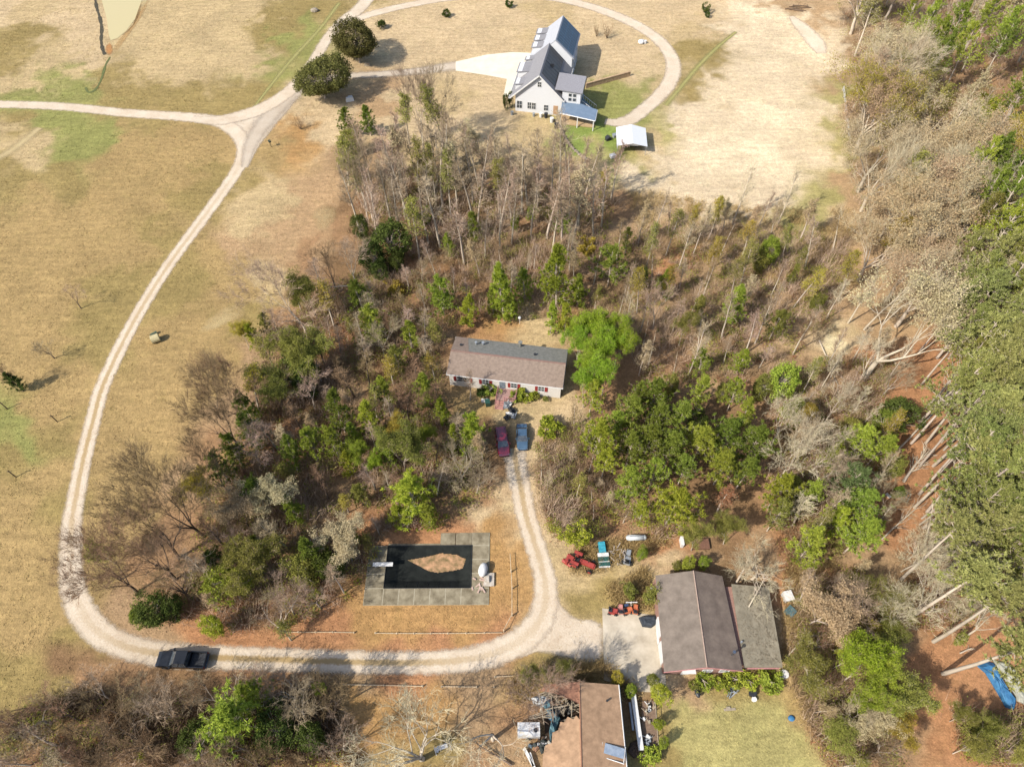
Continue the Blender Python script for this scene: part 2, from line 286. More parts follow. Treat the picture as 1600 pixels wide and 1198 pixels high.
def poly_sheet(name, pix, z, m, kind='structure', tint=1.0):
    "ground patch with soft noisy edge: fan with the lane channel rising to the rim"
    ring = smooth_line([(*P(a, b)[:2], 0, 0, 0) for a, b in pix+[pix[0]]], 1.5)[:-1, :2]; c = ring.mean(0); V = [(c[0], c[1], z)]; C = [(.35, 0, tint, 1)]; Fc = []
    for s_, k in ((.55, .4), (.8, .6), (1., 1.)):
        for q in ring: V.append((*(c+(q-c)*s_), z)); C.append((k, 0, tint, 1))
    n = len(ring); f3 = [(0, 1+i, 1+(i+1) % n, 1+(i+1) % n) for i in range(n)]
    me = bpy.data.meshes.new(name); fs = [(0, 1+i, 1+(i+1) % n) for i in range(n)]
    for j in range(2): fs += [(1+j*n+i, 1+(j+1)*n+i, 1+(j+1)*n+(i+1) % n, 1+j*n+(i+1) % n) for i in range(n)]
    me.from_pydata(V, [], fs); ca = me.color_attributes.new('lane', 'FLOAT_COLOR', 'POINT'); ca.data.foreach_set('color', np.array(C, np.float32).ravel()); me.update()
    me.materials.append(m); o = bpy.data.objects.new(name, me); col.objects.link(o); return finish(o, kind=kind)

lane = [(-60, 162, 3.24, 0, 1), (0, 163, 3.24, 0, 1), (100, 167, 3.42, 0, .97), (200, 177, 3.42, 0, 1), (290, 183, 3.78, 0, 1), (340, 190, 4.14, 0, 1), (368, 206, 3.96, 0, 1), (380, 226, 3.60, .0, 1), (379, 245, 3.33, .1, 1), (368, 270, 3.15, .2, 1), (340, 310, 3.06, .3, 1), (307, 355, 2.97, .45, 1), (270, 405, 2.88, .6, 1), (237, 455, 2.88, .6, 1), (205, 510, 2.88, .7, 1), (180, 560, 2.97, .8, 1),
        (158, 610, 2.97, .9, 1), (145, 660, 2.88, .9, 1), (132, 710, 2.88, .9, 1), (122, 760, 2.97, .75, 1), (113, 810, 3.24, .6, 1), (110, 860, 3.51, .2, 1), (112, 905, 3.78, .1, .97), (125, 950, 3.96, .2, .95), (155, 988, 3.78, .3, .93), (205, 1012, 3.60, .5, .9), (270, 1023, 3.60, .8, .92), (340, 1027, 3.42, 1, .97), (430, 1030, 3.33, 1, 1), (520, 1033, 3.24, .95, 1), (620, 1035, 3.24, .9, 1), (700, 1033, 3.42, .6, 1), (760, 1024, 3.78, .35, 1),
        (810, 1003, 4.14, .25, 1), (842, 972, 4.14, .3, 1), (853, 935, 3.87, .4, 1), (849, 895, 3.51, .5, 1), (836, 850, 3.33, .6, 1), (822, 805, 3.33, .75, 1), (814, 765, 3.51, .8, 1), (808, 735, 3.69, .8, .96), (803, 700, 3.78, .8, .85)]
strip('gravel_lane', lane, .030, GRAVEL)
strip('junction_road', [(300, 186, 2.5, 0, .95), (345, 188, 4.2, 0, .97), (400, 174, 4.8, 0, 1), (440, 152, 4.4, 0, 1), (462, 133, 4.2, 0, .98), (485, 105, 3.6, 0, .95), (512, 60, 3.4, 0, .95), (540, 30, 4, 0, .97), (560, 16, 4.4, 0, .97), (580, -10, 4.4, 0, .97), (600, -40, 4.4, 0, .97)], .042, GRAVEL)
strip('junction_apron', [(382, 262, 2, 0, .95), (394, 222, 4.5, 0, .93), (418, 186, 6.5, 0, .9), (446, 156, 6.5, 0, .9), (474, 138, 5.5, 0, .88), (510, 125, 4.2, 0, .86), (545, 119, 3.8, 0, .9), (600, 116, 3.8, 0, .95), (650, 112, 4.2, 0, .98), (690, 106, 5.0, 0, 1), (715, 103, 5.5, 0, 1)], .036, GRAYGR)
poly_sheet('junction_gravel', [(325, 186), (365, 190), (405, 176), (445, 152), (472, 138), (462, 160), (432, 196), (402, 236), (388, 262), (372, 262), (376, 232), (366, 208)], .022, GRAVEL, tint=.95)
strip('loop_drive', [(540, 40, 2.5, 0, .95), (575, 24, 3.4, 0, .98), (640, 8, 3.4, 0, 1), (700, -2, 3.4, 0, 1), (780, -8, 3.4, 0, 1), (860, -3, 3.6, 0, 1), (920, 10, 3.8, 0, 1.0), (975, 30, 4.0, 0, 1.03), (1015, 52, 4.0, 0, 1.03), (1040, 75, 4.0, 0, 1.03), (1052, 100, 4.2, 0, 1.03), (1048, 125, 4.2, 0, 1.03), (1030, 150, 4.0, 0, 1), (1005, 172, 4.0, 0, .97), (985, 187, 4.2, 0, .95), (965, 192, 3.6, 0, .92), (945, 190, 2.4, 0, .9)], .034, GRAVEL)
strip('field_track', [(1236, 26, 1.5, 0, 1), (1248, 38, 4.0, 0, 1.08), (1262, 52, 5, 0, 1.1), (1275, 68, 5.4, 0, 1.1), (1284, 84, 3, 0, 1)], .038, GRAVEL)
poly_sheet('yard_apron', [(822, 960), (858, 925), (880, 945), (905, 966), (944, 972), (944, 1030), (905, 1034), (870, 1026), (835, 1020), (800, 1028)], .024, GRAVEL, tint=.97)
poly_sheet('sand_patch', [(308, 520), (322, 498), (340, 486), (360, 474), (384, 480), (388, 492), (360, 505), (336, 516), (318, 522)], .030, gravel_material('washed_sand', (252, 228, 172), (214, 176, 122), (200, 160, 110), .75))
poly_sheet('sand_patch', [(1285, 520), (1305, 508), (1335, 506), (1352, 520), (1330, 530), (1300, 528)], .030, bpy.data.materials['washed_sand'])
poly_sheet('sand_patch', [(486, 330), (505, 318), (528, 325), (522, 350), (500, 365), (488, 350)], .030, bpy.data.materials['washed_sand'], tint=.85)
poly_sheet('dirt_patch', [(165, 72), (171, 66), (176, 72), (177, 82), (170, 88), (164, 80)], .034, gravel_material('orange_clay', (218, 158, 96), (196, 140, 90), (200, 160, 110), .5))
WORN = gravel_material('worn_grass', (220, 198, 150), (200, 176, 126), (190, 164, 112), .6)
strip('mown_strip', [(-40, 262, 3, 0, 1), (10, 240, 4, 0, 1), (40, 218, 4, 0, 1), (62, 200, 3, 0, 1)], .018, WORN)
TRK = gravel_material('green_track', (188, 178, 116), (170, 166, 100), (190, 164, 112), .6)
strip('mown_strip', [(1150, 50, 1.5, 0, 1), (1120, 75, 2.0, 0, 1), (1090, 105, 2.2, 0, 1), (1065, 135, 2, 0, 1), (1040, 165, 2.5, 0, 1)], .018, TRK)
strip('mown_strip', [(395, 170, 1, 0, 1), (450, 100, 2, 0, 1), (500, 45, 2, 0, 1), (530, 5, 2, 0, 1)], .018, TRK)
# pond with a narrow outlet ditch
m, nt, b = newmat('muddy_pond_water'); b.inputs['Base Color'].default_value = (*alb(222, 204, 146), 1); b.inputs['Roughness'].default_value = .12; b.inputs['Specular IOR Level'].default_value = .4
wn = node(nt, 'ShaderNodeTexNoise'); wn.inputs['Scale'].default_value = 1.2; wb = node(nt, 'ShaderNodeBump'); wb.inputs['Distance'].default_value = .02; nt.links.new(wn.outputs[0], wb.inputs['Height']); nt.links.new(wb.outputs[0], b.inputs['Normal'])
wt = MB(); wt.add([(*P(*q)[:2], .04) for q in ((153, -30), (160, 5), (167, 30), (170, 55), (173, 64), (184, 60), (198, 48), (213, 28), (228, 5), (240, -30))], [tuple(range(9, -1, -1))])
finish(wt.build('pond_water', m), kind='structure')
poly_sheet('pond_bank', [(224, -6), (234, 0), (222, 26), (206, 50), (190, 72), (178, 88), (174, 80), (186, 62), (206, 44), (220, 20)], .05, gravel_material('bank_clay', (226, 188, 130), (196, 152, 96), (190, 160, 110), .6))
def ditch(name, pix, w, z, m):
    L = smooth_line([(*P(a, b)[:2], 0, 0, 0) for a, b in pix], .8); rg = random.Random(4); mb = MB(); V = []
    d = np.gradient(L[:, :2], axis=0); d /= np.hypot(d[:, 0], d[:, 1])[:, None]+1e-9
    for q, e in zip(L, d):
        k = w*rg.uniform(.6, 1.25)/2
        V += [(q[0]-e[1]*k, q[1]+e[0]*k, z), (q[0]+e[1]*k, q[1]-e[0]*k, z)]
    mb.add(V, [(2*i, 2*i+1, 2*i+3, 2*i+2) for i in range(len(L)-1)]); return finish(mb.build(name, m), kind='structure')
ditch('ditch', [(148, -6), (151, 12), (156, 28), (159, 45), (158, 62), (160, 76), (164, 86)], .75, .05, mat('dark_ditch', (92, 84, 62), (64, 58, 44), 2))
ditch('ditch', [(172, 90), (166, 100), (162, 112), (158, 125), (151, 138), (144, 144), (137, 144), (134, 137)], .55, .05, mat('grassy_ditch', (118, 126, 66), (96, 100, 56), 2))

# ---------------------------------------------------------------- building materials
SIDING = mat('white_siding', (250, 250, 250), (236, 238, 240), 3, .6, stretch=(1, 1, 9))
TRIM = mat('white_trim', (252, 251, 248), (240, 238, 232), 2, .5)
SHG = mat('grey_shingles', (166, 164, 166), (138, 137, 140), 5, .9, bump=.02)
PORCHROOF = mat('blue_grey_metal_roof', (132, 152, 174), (118, 138, 160), 1.5, .5)
SOLAR = mat('solar_glass', (52, 84, 114), (34, 58, 88), 1.2, .4, spec=.3)
SOLARK = mat('black_solar_glass', (84, 84, 88), (64, 64, 68), 1.2, .45, spec=.3)
FRAMEK = mat('dark_frame', (60, 62, 66), (44, 46, 50), 3, .5)
GLASS = mat('window_glass', (92, 100, 106), (52, 58, 64), 2, .12, spec=.7)
WOODB = mat('brown_deck_boards', (178, 146, 112), (140, 110, 82), 4, .85, stretch=(1, 8, 1))
STONE = mat('field_stone', (196, 182, 160), (150, 136, 116), 5, .9, bump=.05)
CONC = mat('weathered_concrete', (178, 166, 138), (120, 108, 84), .8, .9, bump=.01)
CONCP = mat('pale_concrete', (240, 232, 214), (214, 202, 180), .5, .9)
SHBR = mat('brown_red_shingles', (166, 146, 130), (138, 120, 106), 2.2, .92, bump=.02, detail=8)
SHGN = mat('grey_green_shingles', (152, 150, 142), (122, 122, 114), 2.2, .92, bump=.02, detail=8)
SHGAR = mat('taupe_shingles', (152, 138, 124), (122, 110, 98), .8, .92, bump=.015, detail=9)
SHFLAT = mat('felted_flat_roof', (166, 156, 134), (126, 118, 100), .9, .95, bump=.01, detail=9)
SHCOL = mat('pinkish_tan_shingles', (206, 168, 132), (164, 132, 102), 1.3, .92, bump=.015, detail=9)
BRICK = mat('brick_wall_red', (186, 146, 128), (150, 110, 96), 6, .9)
REDSH = mat('red_shutter_paint', (178, 66, 62), (148, 50, 48), 4, .6)
PINKW = mat('worn_pink_paint', (214, 158, 152), (182, 120, 116), 5, .8)
DARKM = mat('black_rubber', (46, 46, 46), (32, 32, 32), 4, .8)
CHROME = mat('chrome_metal', (210, 214, 220), (180, 184, 190), 3, .25, metal=.9)
STEEL = mat('galvanised_steel', (206, 210, 212), (170, 176, 180), 3, .4, metal=.4)
OLDWOOD = mat('weathered_timber', (198, 184, 160), (156, 140, 118), 5, .9, stretch=(1, 1, 4))
BLUET = mat('blue_tarp_cloth', (84, 150, 196), (44, 102, 150), 1.6, .6, bump=.08)
TEALT = mat('faded_teal_tarp', (112, 150, 158), (74, 112, 122), 1.6, .7, bump=.08)

def window(parent, x, z, w, h, y, axis='y', name='window', sashes=True, m=TRIM):
    "a framed window standing 2-3 cm proud of a wall; axis is the wall's normal"
    mb = MB(); t = .07
    def bx(mb, a0, a1, z0, z1, d0, d1):
        if axis == 'y': mb.box(a0, a1, y-d1, y-d0, z0, z1)
        else: mb.box(y+d0, y+d1, a0, a1, z0, z1)
    bx(mb, x-w/2-t, x+w/2+t, z+h, z+h+t, 0, .06); bx(mb, x-w/2-t, x+w/2+t, z-t, z, 0, .06)
    bx(mb, x-w/2-t, x-w/2, z, z+h, 0, .06); bx(mb, x+w/2, x+w/2+t, z, z+h, 0, .06)
    if sashes: bx(mb, x-.025, x+.025, z, z+h, .022, .05); bx(mb, x-w/2, x-.025, z+h/2-.025, z+h/2+.025, .022, .05); bx(mb, x+.025, x+w/2, z+h/2-.025, z+h/2+.025, .022, .05)
    o = mb.build(name, m, parent); g = MB(); bx(g, x-w/2, x+w/2, z, z+h, .004, .02); g.build('pane', GLASS, o); return o

# ---------------------------------------------------------------- white farmhouse
def farmhouse():
    t = empty('farmhouse', (6.21, 139.78, 0), math.radians(-11.5), 'large white farmhouse with grey gables, blue solar panels and a blue-grey porch roof', 'house')
    main = MB(); main.prism([(-5.2, 0), (5.0, 0), (5.0, 4.2), (0, 9.0), (-5.2, 4.2)], -.2, 12); main.build('wall', SIDING, t)
    rear = MB(); rear.prism([(-3.4, 0), (5.2, 0), (5.2, 6.4), (1.3, 9.9), (-3.4, 5.6)], 12.003, 22.4); rear.build('wall', SIDING, t)
    r = MB(); r.slab([(0, -.7, 9.25), (0, 12.3, 9.25), (-6.5, 12.3, 3.3), (-6.5, -.7, 3.3)], .16); r.slab([(.003, -.7, 9.25), (.003, 12.3, 9.25), (5.5, 12.3, 3.95), (5.5, -.7, 3.95)], .16)
    ro = r.build('roof', SHG, t)
    r = MB(); r.slab([(1.3, 12.0, 10.15), (1.3, 22.8, 10.15), (-4.6, 22.8, 4.9), (-4.6, 12.0, 4.9)], .16); r.slab([(1.303, 12.0, 10.15), (1.303, 22.8, 10.15), (5.6, 22.8, 6.3), (5.6, 12.0, 6.3)], .16)
    ro2 = r.build('roof', mat('pale_grey_shingles', (206, 208, 212), (184, 186, 192), 5, .85), t)
    # rake boards on the front gable
    rk = MB(); rk.slab([(-6.5, -.72, 3.32), (-6.5, -.82, 3.32), (0, -.82, 9.29), (0, -.72, 9.29)], .25); rk.slab([(5.5, -.72, 3.97), (5.5, -.82, 3.97), (0.002, -.82, 9.29), (0.002, -.72, 9.29)], .25); rk.build('rake_board', TRIM, t)
    # solar arrays, on the rails of both right-hand slopes
    def sl(x, dz, s=1): return 9.25-(9.25-3.95)/5.5*x+dz
    for x0, x1, y0, y1 in ((.35, 3.4, 5.6, 11.6), (.35, 4.2, .6, 5.5)):
        mb = MB(); mb.slab([(x0, y0, sl(x0, .14)), (x0, y1, sl(x0, .14)), (x1, y1, sl(x1, .14)), (x1, y0, sl(x1, .14))], .06); p = mb.build('solar_array', SOLARK, t)
        g = MB(); n = int((y1-y0)/1.05)
        for i in range(n+1):
            yy = y0+(y1-y0-.05)*i/n; g.slab([(x0, yy, sl(x0, .16)), (x0, yy+.05, sl(x0, .16)), (x1, yy+.05, sl(x1, .16)), (x1, yy, sl(x1, .16))], .03)
        g.build('panel_frame', FRAMEK, p)
    def s2(x, dz): return 10.15-(10.15-6.3)/4.3*(x-1.3)+dz
    mb = MB(); mb.slab([(1.6, 12.6, s2(1.6, .14)), (1.6, 22.4, s2(1.6, .14)), (5.3, 22.4, s2(5.3, .14)), (5.3, 12.6, s2(5.3, .14))], .06); p = mb.build('solar_array', SOLAR, t); g = MB()
    for i in range(11):
        yy = 12.6+9.75*i/10; g.slab([(1.6, yy, s2(1.6, .165)), (1.6, yy+.06, s2(1.6, .165)), (5.3, yy+.06, s2(5.3, .165)), (5.3, yy, s2(5.3, .165))], .03)
    for xx in (2.8, 4.05): g.slab([(xx, 12.6, s2(xx, .17)), (xx, 22.4, s2(xx, .17)), (xx+.05, 22.4, s2(xx+.05, .17)), (xx+.05, 12.6, s2(xx+.05, .17))], .02)
    g.build('panel_frame', mat('panel_silver', (110, 150, 180), (90, 130, 160), 3), p)
    vent = MB(); vent.box(1.5, 2.1, 5.75, 6.1, sl(1.8, .1), sl(1.8, .75)); vent.build('roof_vent', FRAMEK, t)
    # dormers on the left-hand slopes
    for yc, w, x0, z1, ridge in ((2.2, 2.2, -5.6, 6.0, -3.0), (7.3, 3.6, -5.9, 6.3, -2.8), (11.0, 1.3, -5.0, 6.4, -2.6), (15.0, 2.0, -4.2, 7.4, -1.2), (18.0, 2.0, -4.2, 7.4, -1.2), (21.0, 2.0, -4.2, 7.4, -1.2)):
        d = MB(); d.box(x0+.15, ridge, yc-w/2, yc+w/2, 3.6 if yc < 12 else 5.0, z1-.25); o = d.build('dormer', SIDING, t)
        q = MB(); q.slab([(x0-.2, yc-w/2-.2, z1-.5), (x0-.2, yc+w/2+.2, z1-.5), (ridge+.9, yc+w/2+.2, z1+.35), (ridge+.9, yc-w/2-.2, z1+.35)], .12); q.build('roof', SHG, o)
        wd_ = MB(); wd_.box(x0+.11, x0+.15, yc-.5, yc+.5, z1-1.6, z1-.7); wd_.build('pane', GLASS, o)
    # sunroom wing and covered porch on the right
    s = MB(); s.box(5.003, 8.9, -.1, 5.2, 0, 5.9); so = s.build('sunroom_wall', SIDING, t)
    s = MB(); s.slab([(3.4, -.5, 6.35), (9.3, -.5, 6.05), (9.3, 5.6, 6.35), (3.4, 5.6, 6.6)], .14); s.build('sunroom_roof', mat('light_grey_shingles', (176, 174, 178), (150, 148, 152), 5, .9), t)
    for a in (6.7, 7.65):
        for z in (3.75, 4.75): window(t, a, z, .68, .72, -.1, sashes=False)
    pr = MB(); pr.slab([(5.1, -3.4, 2.85), (12.8, -4.5, 2.65), (12.8, -1.1, 3.05), (8.95, .1, 3.3), (5.1, -.2, 3.3)], .14); pr.build('porch_roof', PORCHROOF, t)
    fa = MB(); fa.tube((5.1, -3.45, 2.75), (12.8, -4.55, 2.55), .11, n=4); fa.tube((12.85, -4.5, 2.55), (12.85, -1.1, 2.95), .1, n=4); fa.build('fascia', TRIM, t)
    for x, y in ((12.5, -4.3), (9.0, -3.8), (5.3, -3.3), (12.5, -1.4)):
        q = MB(); q.box(x-.09, x+.09, y-.09, y+.09, 0, 2.6); q.build('porch_post', TRIM, t)
    dk = MB(); dk.box(5.1, 12.6, -3.3, -.2, .05, .35); dk.build('porch_floor', mat('porch_boards', (222, 192, 146), (192, 160, 120), 4), t)
    st = MB()
    for i in range(6): st.box(9.2+i*.45, 9.65+i*.45, 1.2, 3.2, 0, 2.4-i*.38)
    st.box(8.95, 9.2, .2, 5, 0, 2.5); st.build('stairs', mat('pale_blue_decking', (150, 172, 178), (116, 138, 146), 4), t)
    rl = MB()
    for y in (1.1, 3.3):
        rl.tube((9.1, y, 3.4), (12.3, y, 1.2), .06, n=4)
        for i in range(7): rl.tube((9.2+i*.5, y, 2.3-i*.36), (9.2+i*.5, y, 3.3-i*.36), .035, n=4)
    rl.build('stair_rail', TRIM, t)
    for x, z, w, h in ((-4.3, .8, 1.1, 1.7), (-2.1, .9, .8, 1.5), (-1.1, .9, .8, 1.5), (1.6, .9, .9, 1.3), (0, 6.3, .75, 1.1)): window(t, x, z, w, h, -.2)
    for y in (14.5, 17.5, 20.5):
        window(t, y, 3.6, .9, 1.4, 5.2, axis='x'); window(t, y, .8, .9, 1.6, 5.2, axis='x')
    lo_ = MB(); lo_.box(-1, .2, 0, 0, 0, 0) if False else None
    fd = MB(); fd.box(3.2, 4.2, -.26, -.2, .2, 2.3); d_ = fd.build('door', mat('tan_door', (214, 178, 140), (190, 150, 112), 3), t)
    k = MB(); k.ball((4.05, -.31, 1.2), .05, n=6, m=4); k.build('handle', CHROME, d_)
    gt = MB(); gt.tube((-6.6, -.7, 3.2), (-6.6, 12.3, 3.2), .09, n=5); gt.tube((5.58, -.7, 3.85), (5.58, 12.3, 3.85), .08, n=5); gt.build('gutter', TRIM, t)
farmhouse()
# concrete court in front of the garage side
cc = MB(); cc.add([(*P(*q)[:2], .055) for q in ((712, 97), (760, 86), (800, 82), (846, 84), (846, 112), (806, 122), (798, 150), (786, 153), (792, 124), (760, 118), (712, 111))], [tuple(range(10, -1, -1))])
finish(cc.build('concrete_court', mat('cream_concrete', (255, 248, 226), (246, 234, 208), .4, .9)), kind='structure')

# canopy shed
def canopy_shed():
    O = P(985, 240); t = empty('canopy_shed', (25.1, 127.6, 0), math.radians(-3), 'white peaked metal canopy open at the front, on the green grass by the loop drive', 'shed')
    r = MB(); r.slab([(-3.1, -3.1, 2.3), (0, -3.3, 3.1), (0, 3.2, 3.1), (-3.1, 3.2, 2.3)], .06); r.slab([(3.1, -3.1, 2.3), (.003, -3.3, 3.1), (.003, 3.2, 3.1), (3.1, 3.2, 2.3)], .06); r.build('roof', mat('white_sheet_roof', (255, 255, 255), (246, 248, 250), 2, .4), t)
    for x in (-2.9, 2.9):
        for y in (-2.9, 0, 3):
            q = MB(); q.tube((x, y, 0), (x, y, 2.3), .05); q.build('post', STEEL, t)
    q = MB(); q.box(-2.9, 2.9, 3.05, 3.1, .1, 2.25); q.box(2.92, 2.97, -.5, 3, .9, 2.25); q.box(-2.97, -2.92, -2.9, 3, 1.2, 2.25); q.build('side_panel', TRIM, t)
    q = MB(); q.slab([(-2.8, -2.95, 2.35), (2.8, -2.95, 2.35), (0, -2.95, 3.0), (-.001, -2.95, 3.0)], .03); q.build('gable_panel', TRIM, t)
canopy_shed()
b = MB()
b.box(-1.5, 1.5, -.8, .8, .35, .9); b.box(-1.2, -.2, -.6, .6, .9, 1.3); b.tube((-1, -.9, .35), (-1, .9, .35), .35, n=10); b.tube((1, -.9, .35), (1, .9, .35), .35, n=10)
finish(b.build('farm_cart', mat('dull_grey_brown', (120, 112, 100), (84, 78, 70), 3), loc=(25.2, 128.2, 0)), 'dark low farm cart parked in the shade under the white canopy', 'cart')

# ---------------------------------------------------------------- mobile home
def mobile_home():
    A, B = P(697.5, 584.4, 3.2), P(879.3, 606.4, 3.2); d = B-A; L = math.hypot(d.x, d.y); a = math.atan2(d.y, d.x)
    t = empty('mobile_home', (A.x, A.y, 0), a, 'long low white mobile home with brown-red shingle roof and red shutters', 'house')
    W = 7.7; O_ = .3
    w = MB(); w.prismx([(O_, 0), (W-O_, 0), (W-O_, 3.1), (W/2, 4.2), (O_, 3.1)], O_, L-O_); w.build('wall', mat('cream_white_siding', (250, 244, 234), (228, 220, 208), 3, .7, stretch=(1, 1, 9)), t)
    r = MB(); r.slab([(0, 0, 3.15), (L, 0, 3.15), (L, W*.5, 4.4), (0, W*.5, 4.4)], .12); f = r.build('front_slope', SHBR, t)
    r = MB(); r.slab([(0, W*.5+.003, 4.4), (L, W*.5+.003, 4.4), (L, W, 3.15), (0, W, 3.15)], .12); bk = r.build('rear_slope', SHGN, t)
    pt = MB(); pt.slab([(.0, W*.5+.01, 4.41), (2.9, W*.5+.01, 4.41), (2.0, W-.0, 3.165), (0, W-.0, 3.165)], .01); pt.build('roof_patch', SHBR, t)
    rc = MB(); rc.slab([(0, W*.5-.14, 4.38), (L, W*.5-.14, 4.38), (L, W*.5+.14, 4.4), (0, W*.5+.14, 4.4)], .03); rc.build('ridge_cap', mat('reddish_ridge', (156, 116, 104), (134, 98, 88), 4), t)
    g = MB(); g.box(-.05, L+.05, -.07, -.002, 2.98, 3.17); g.box(L+.002, L+.06, 0, W, 2.95, 3.12); g.box(-.06, -.002, 0, W, 2.95, 3.12); g.build('fascia', TRIM, t)
    # windows with shutters, door
    yf = O_
    for x, w_, sh in ((2.5, 1.9, 1), (6.1, 1.0, 1), (10.6, .9, 1), (14.9, .9, 1)):
        window(t, x, 1.35, w_, 1.15, yf)
        for s in (-1, 1):
            q = MB(); xx = x+s*(w_/2+.32); q.box(xx-.22, xx+.22, yf-.06, yf-.001, 1.3, 2.6); q.build('shutter', REDSH, t)
    q = MB(); q.box(8.3, 9.2, yf-.06, yf-.001, .85, 2.75); dd = q.build('door', mat('grey_screen_door', (150, 160, 168), (110, 120, 130), 3), t)
    q = MB(); q.ball((9.1, yf-.1, 1.8), .05, n=6, m=4); q.build('handle', CHROME, dd)
    for x, y, h, m_, rr in ((3.6, 6.2, .5, STEEL, .16), (4.7, 6.35, .5, STEEL, .18), (10.6, 7.1, .95, SHGN, .26), (1.3, 5.4, .2, FRAMEK, .15), (13.2, 5.2, .2, FRAMEK, .15)):
        z = 4.4-(y-W/2)/(W/2)*1.25; q = MB(); q.tube((x, y, z-.1), (x, y, z+h), rr, n=8); q.tube((x, y, z+h), (x, y, z+h+.08), rr*1.4, n=8); q.build('roof_vent', m_, t)
    # front deck with steps and pink rails
    q = MB(); q.box(8.1, 11.2, -2.0, yf-.01, .72, .82)
    for x in (8.2, 9.6, 11.05):
        for y in (-1.9, -.2): q.box(x-.06, x+.06, y-.06, y+.06, 0, .72)
    q.build('deck', mat('pinkish_deck', (196, 160, 150), (160, 124, 116), 5, stretch=(6, 1, 1)), t)
    q = MB()
    for i in range(4): q.box(8.15, 9.4, -2.3-i*.3, -2.003-i*.3, .6-i*.18-.05, .6-i*.18)
    q.build('step', PINKW, t)
    q = MB()
    for (x0, y0, x1, y1) in ((9.5, -1.95, 11.15, -1.95), (11.15, -1.95, 11.15, .1), (8.15, -1.95, 8.15, .1)):
        q.tube((x0, y0, 1.75), (x1, y1, 1.75), .05, n=4); q.tube((x0, y0, 1.0), (x1, y1, 1.0), .04, n=4); n = int(math.hypot(x1-x0, y1-y0)/.22)
        for i in range(n+1): k = i/n; q.tube((x0+(x1-x0)*k, y0+(y1-y0)*k, .8), (x0+(x1-x0)*k, y0+(y1-y0)*k, 1.75), .035, n=4)
    for x in (8.15, 9.42):
        q.tube((x, -1.95, 1.75), (x, -3.2, .95), .05, n=4); q.tube((x, -3.2, 0), (x, -3.2, 1.0), .05, n=4)
    q.build('railing', PINKW, t)
    return t
MH = mobile_home()

# ---------------------------------------------------------------- garage house, lower right
def garage_house():
    t = empty('brick_building', (20.0, 22.2, 0), 0, 'brick building with a wide taupe gable roof and a lower flat-roofed extension', 'house')
    def W(px, py, z): v = P(px, py, z); return (v.x-20.0, v.y-22.2, z)
    e0, r0, f0 = W(1037.6, 1049, 3), W(1104.7, 1041.8, 4.2), W(1160.7, 1047.3, 3)
    e1, r1, f1 = W(1023.9, 898.6, 3), W(1083.5, 891.2, 4.2), W(1128.5, 899.5, 3)
    e0 = (e0[0], e0[1], 3); a = MB(); a.slab([e0, r0, r1, e1], .14); a.build('roof_left_slope', SHGAR, t)
    a = MB(); a.slab([r0, f0, f1, r1], .14); rs = a.build('roof_right_slope', mat('darker_taupe_shingles', (146, 130, 116), (114, 100, 90), .8, .92, bump=.015, detail=9), t)
    a = MB(); a.tube((r0[0], r0[1]-.02, 4.22), (r1[0], r1[1], 4.22), .09, n=5); a.build('ridge_cap', mat('pinkish_ridge', (196, 170, 152), (166, 142, 126), 4), t)
    a = MB(); xl, xr = e0[0]+.35, f0[0]-.3; xm = r0[0]; y0, y1 = e0[1]+.45, e1[1]-.35
    a.prism([(xl, 0), (xr, 0), (xr, 2.8), (xm, 3.95), (xl, 2.8)], y0, y1); a.build('wall', BRICK, t)
    g0, g1, g2, g3 = W(1143, 912, 2.5), W(1201, 917, 2.5), W(1223, 1042, 2.5), W(1163, 1042, 2.5)
    a = MB(); a.slab([g0, g1, g2, g3], .16); a.build('flat_roof', SHFLAT, t)
    a = MB(); a.box(xr+.003, g2[0]-.3, g2[1]+.35, g0[1]-.3, 0, 2.33); a.build('extension_wall', BRICK, t)
    a = MB(); a.box(g3[0]+.4, g2[0]-.4, g2[1]-.14, g2[1]-.02, 2.2, 2.42); a.build('fascia', PINKW, t)
    a = MB(); a.tube((e0[0]-.04, e0[1]-.04, 2.93), (r0[0], r0[1]-.04, 4.13), .07, n=4); a.tube((f0[0]+.04, f0[1]-.04, 2.93), (r0[0], r0[1]-.04, 4.13), .07, n=4); a.build('rake_board', PINKW, t)
    a = MB(); a.box(xl+2.0, xl+3.6, y0-.55, y0-.01, 2.25, 2.4); a.build('door_hood', TRIM, t)
    a = MB(); a.box(xl+2.2, xl+3.2, y0-.06, y0-.002, 0, 2.05); d = a.build('door', TRIM, t)
    a = MB(); a.ball((xl+3.1, y0-.1, 1.0), .05, n=6, m=4); a.build('handle', CHROME, d)
    for x in (xl+5.2, xl+7.3): window(t, x, 1.0, 1.1, 1.0, y0)
    a = MB(); a.box(xl-.12, xl-.003, y0+1, y0+3.4, .1, 2.1); a.box(xl-.12, xl-.003, y0+4, y0+6.4, .1, 2.1); a.build('garage_door', TRIM, t)
    v = W(1144, 1022, 3.6); a = MB(); a.tube((v[0], v[1], 3.3), (v[0], v[1], 4.6), .1, n=8); a.tube((v[0], v[1], 4.6), (v[0], v[1], 4.75), .2, n=8); a.build('flue_pipe', CHROME, t)
    v = W(1158, 1003, 2.6); a = MB(); a.tube((v[0], v[1], 2.5), (v[0], v[1], 2.9), .12, n=8); a.build('roof_vent', STEEL, t)
garage_house()
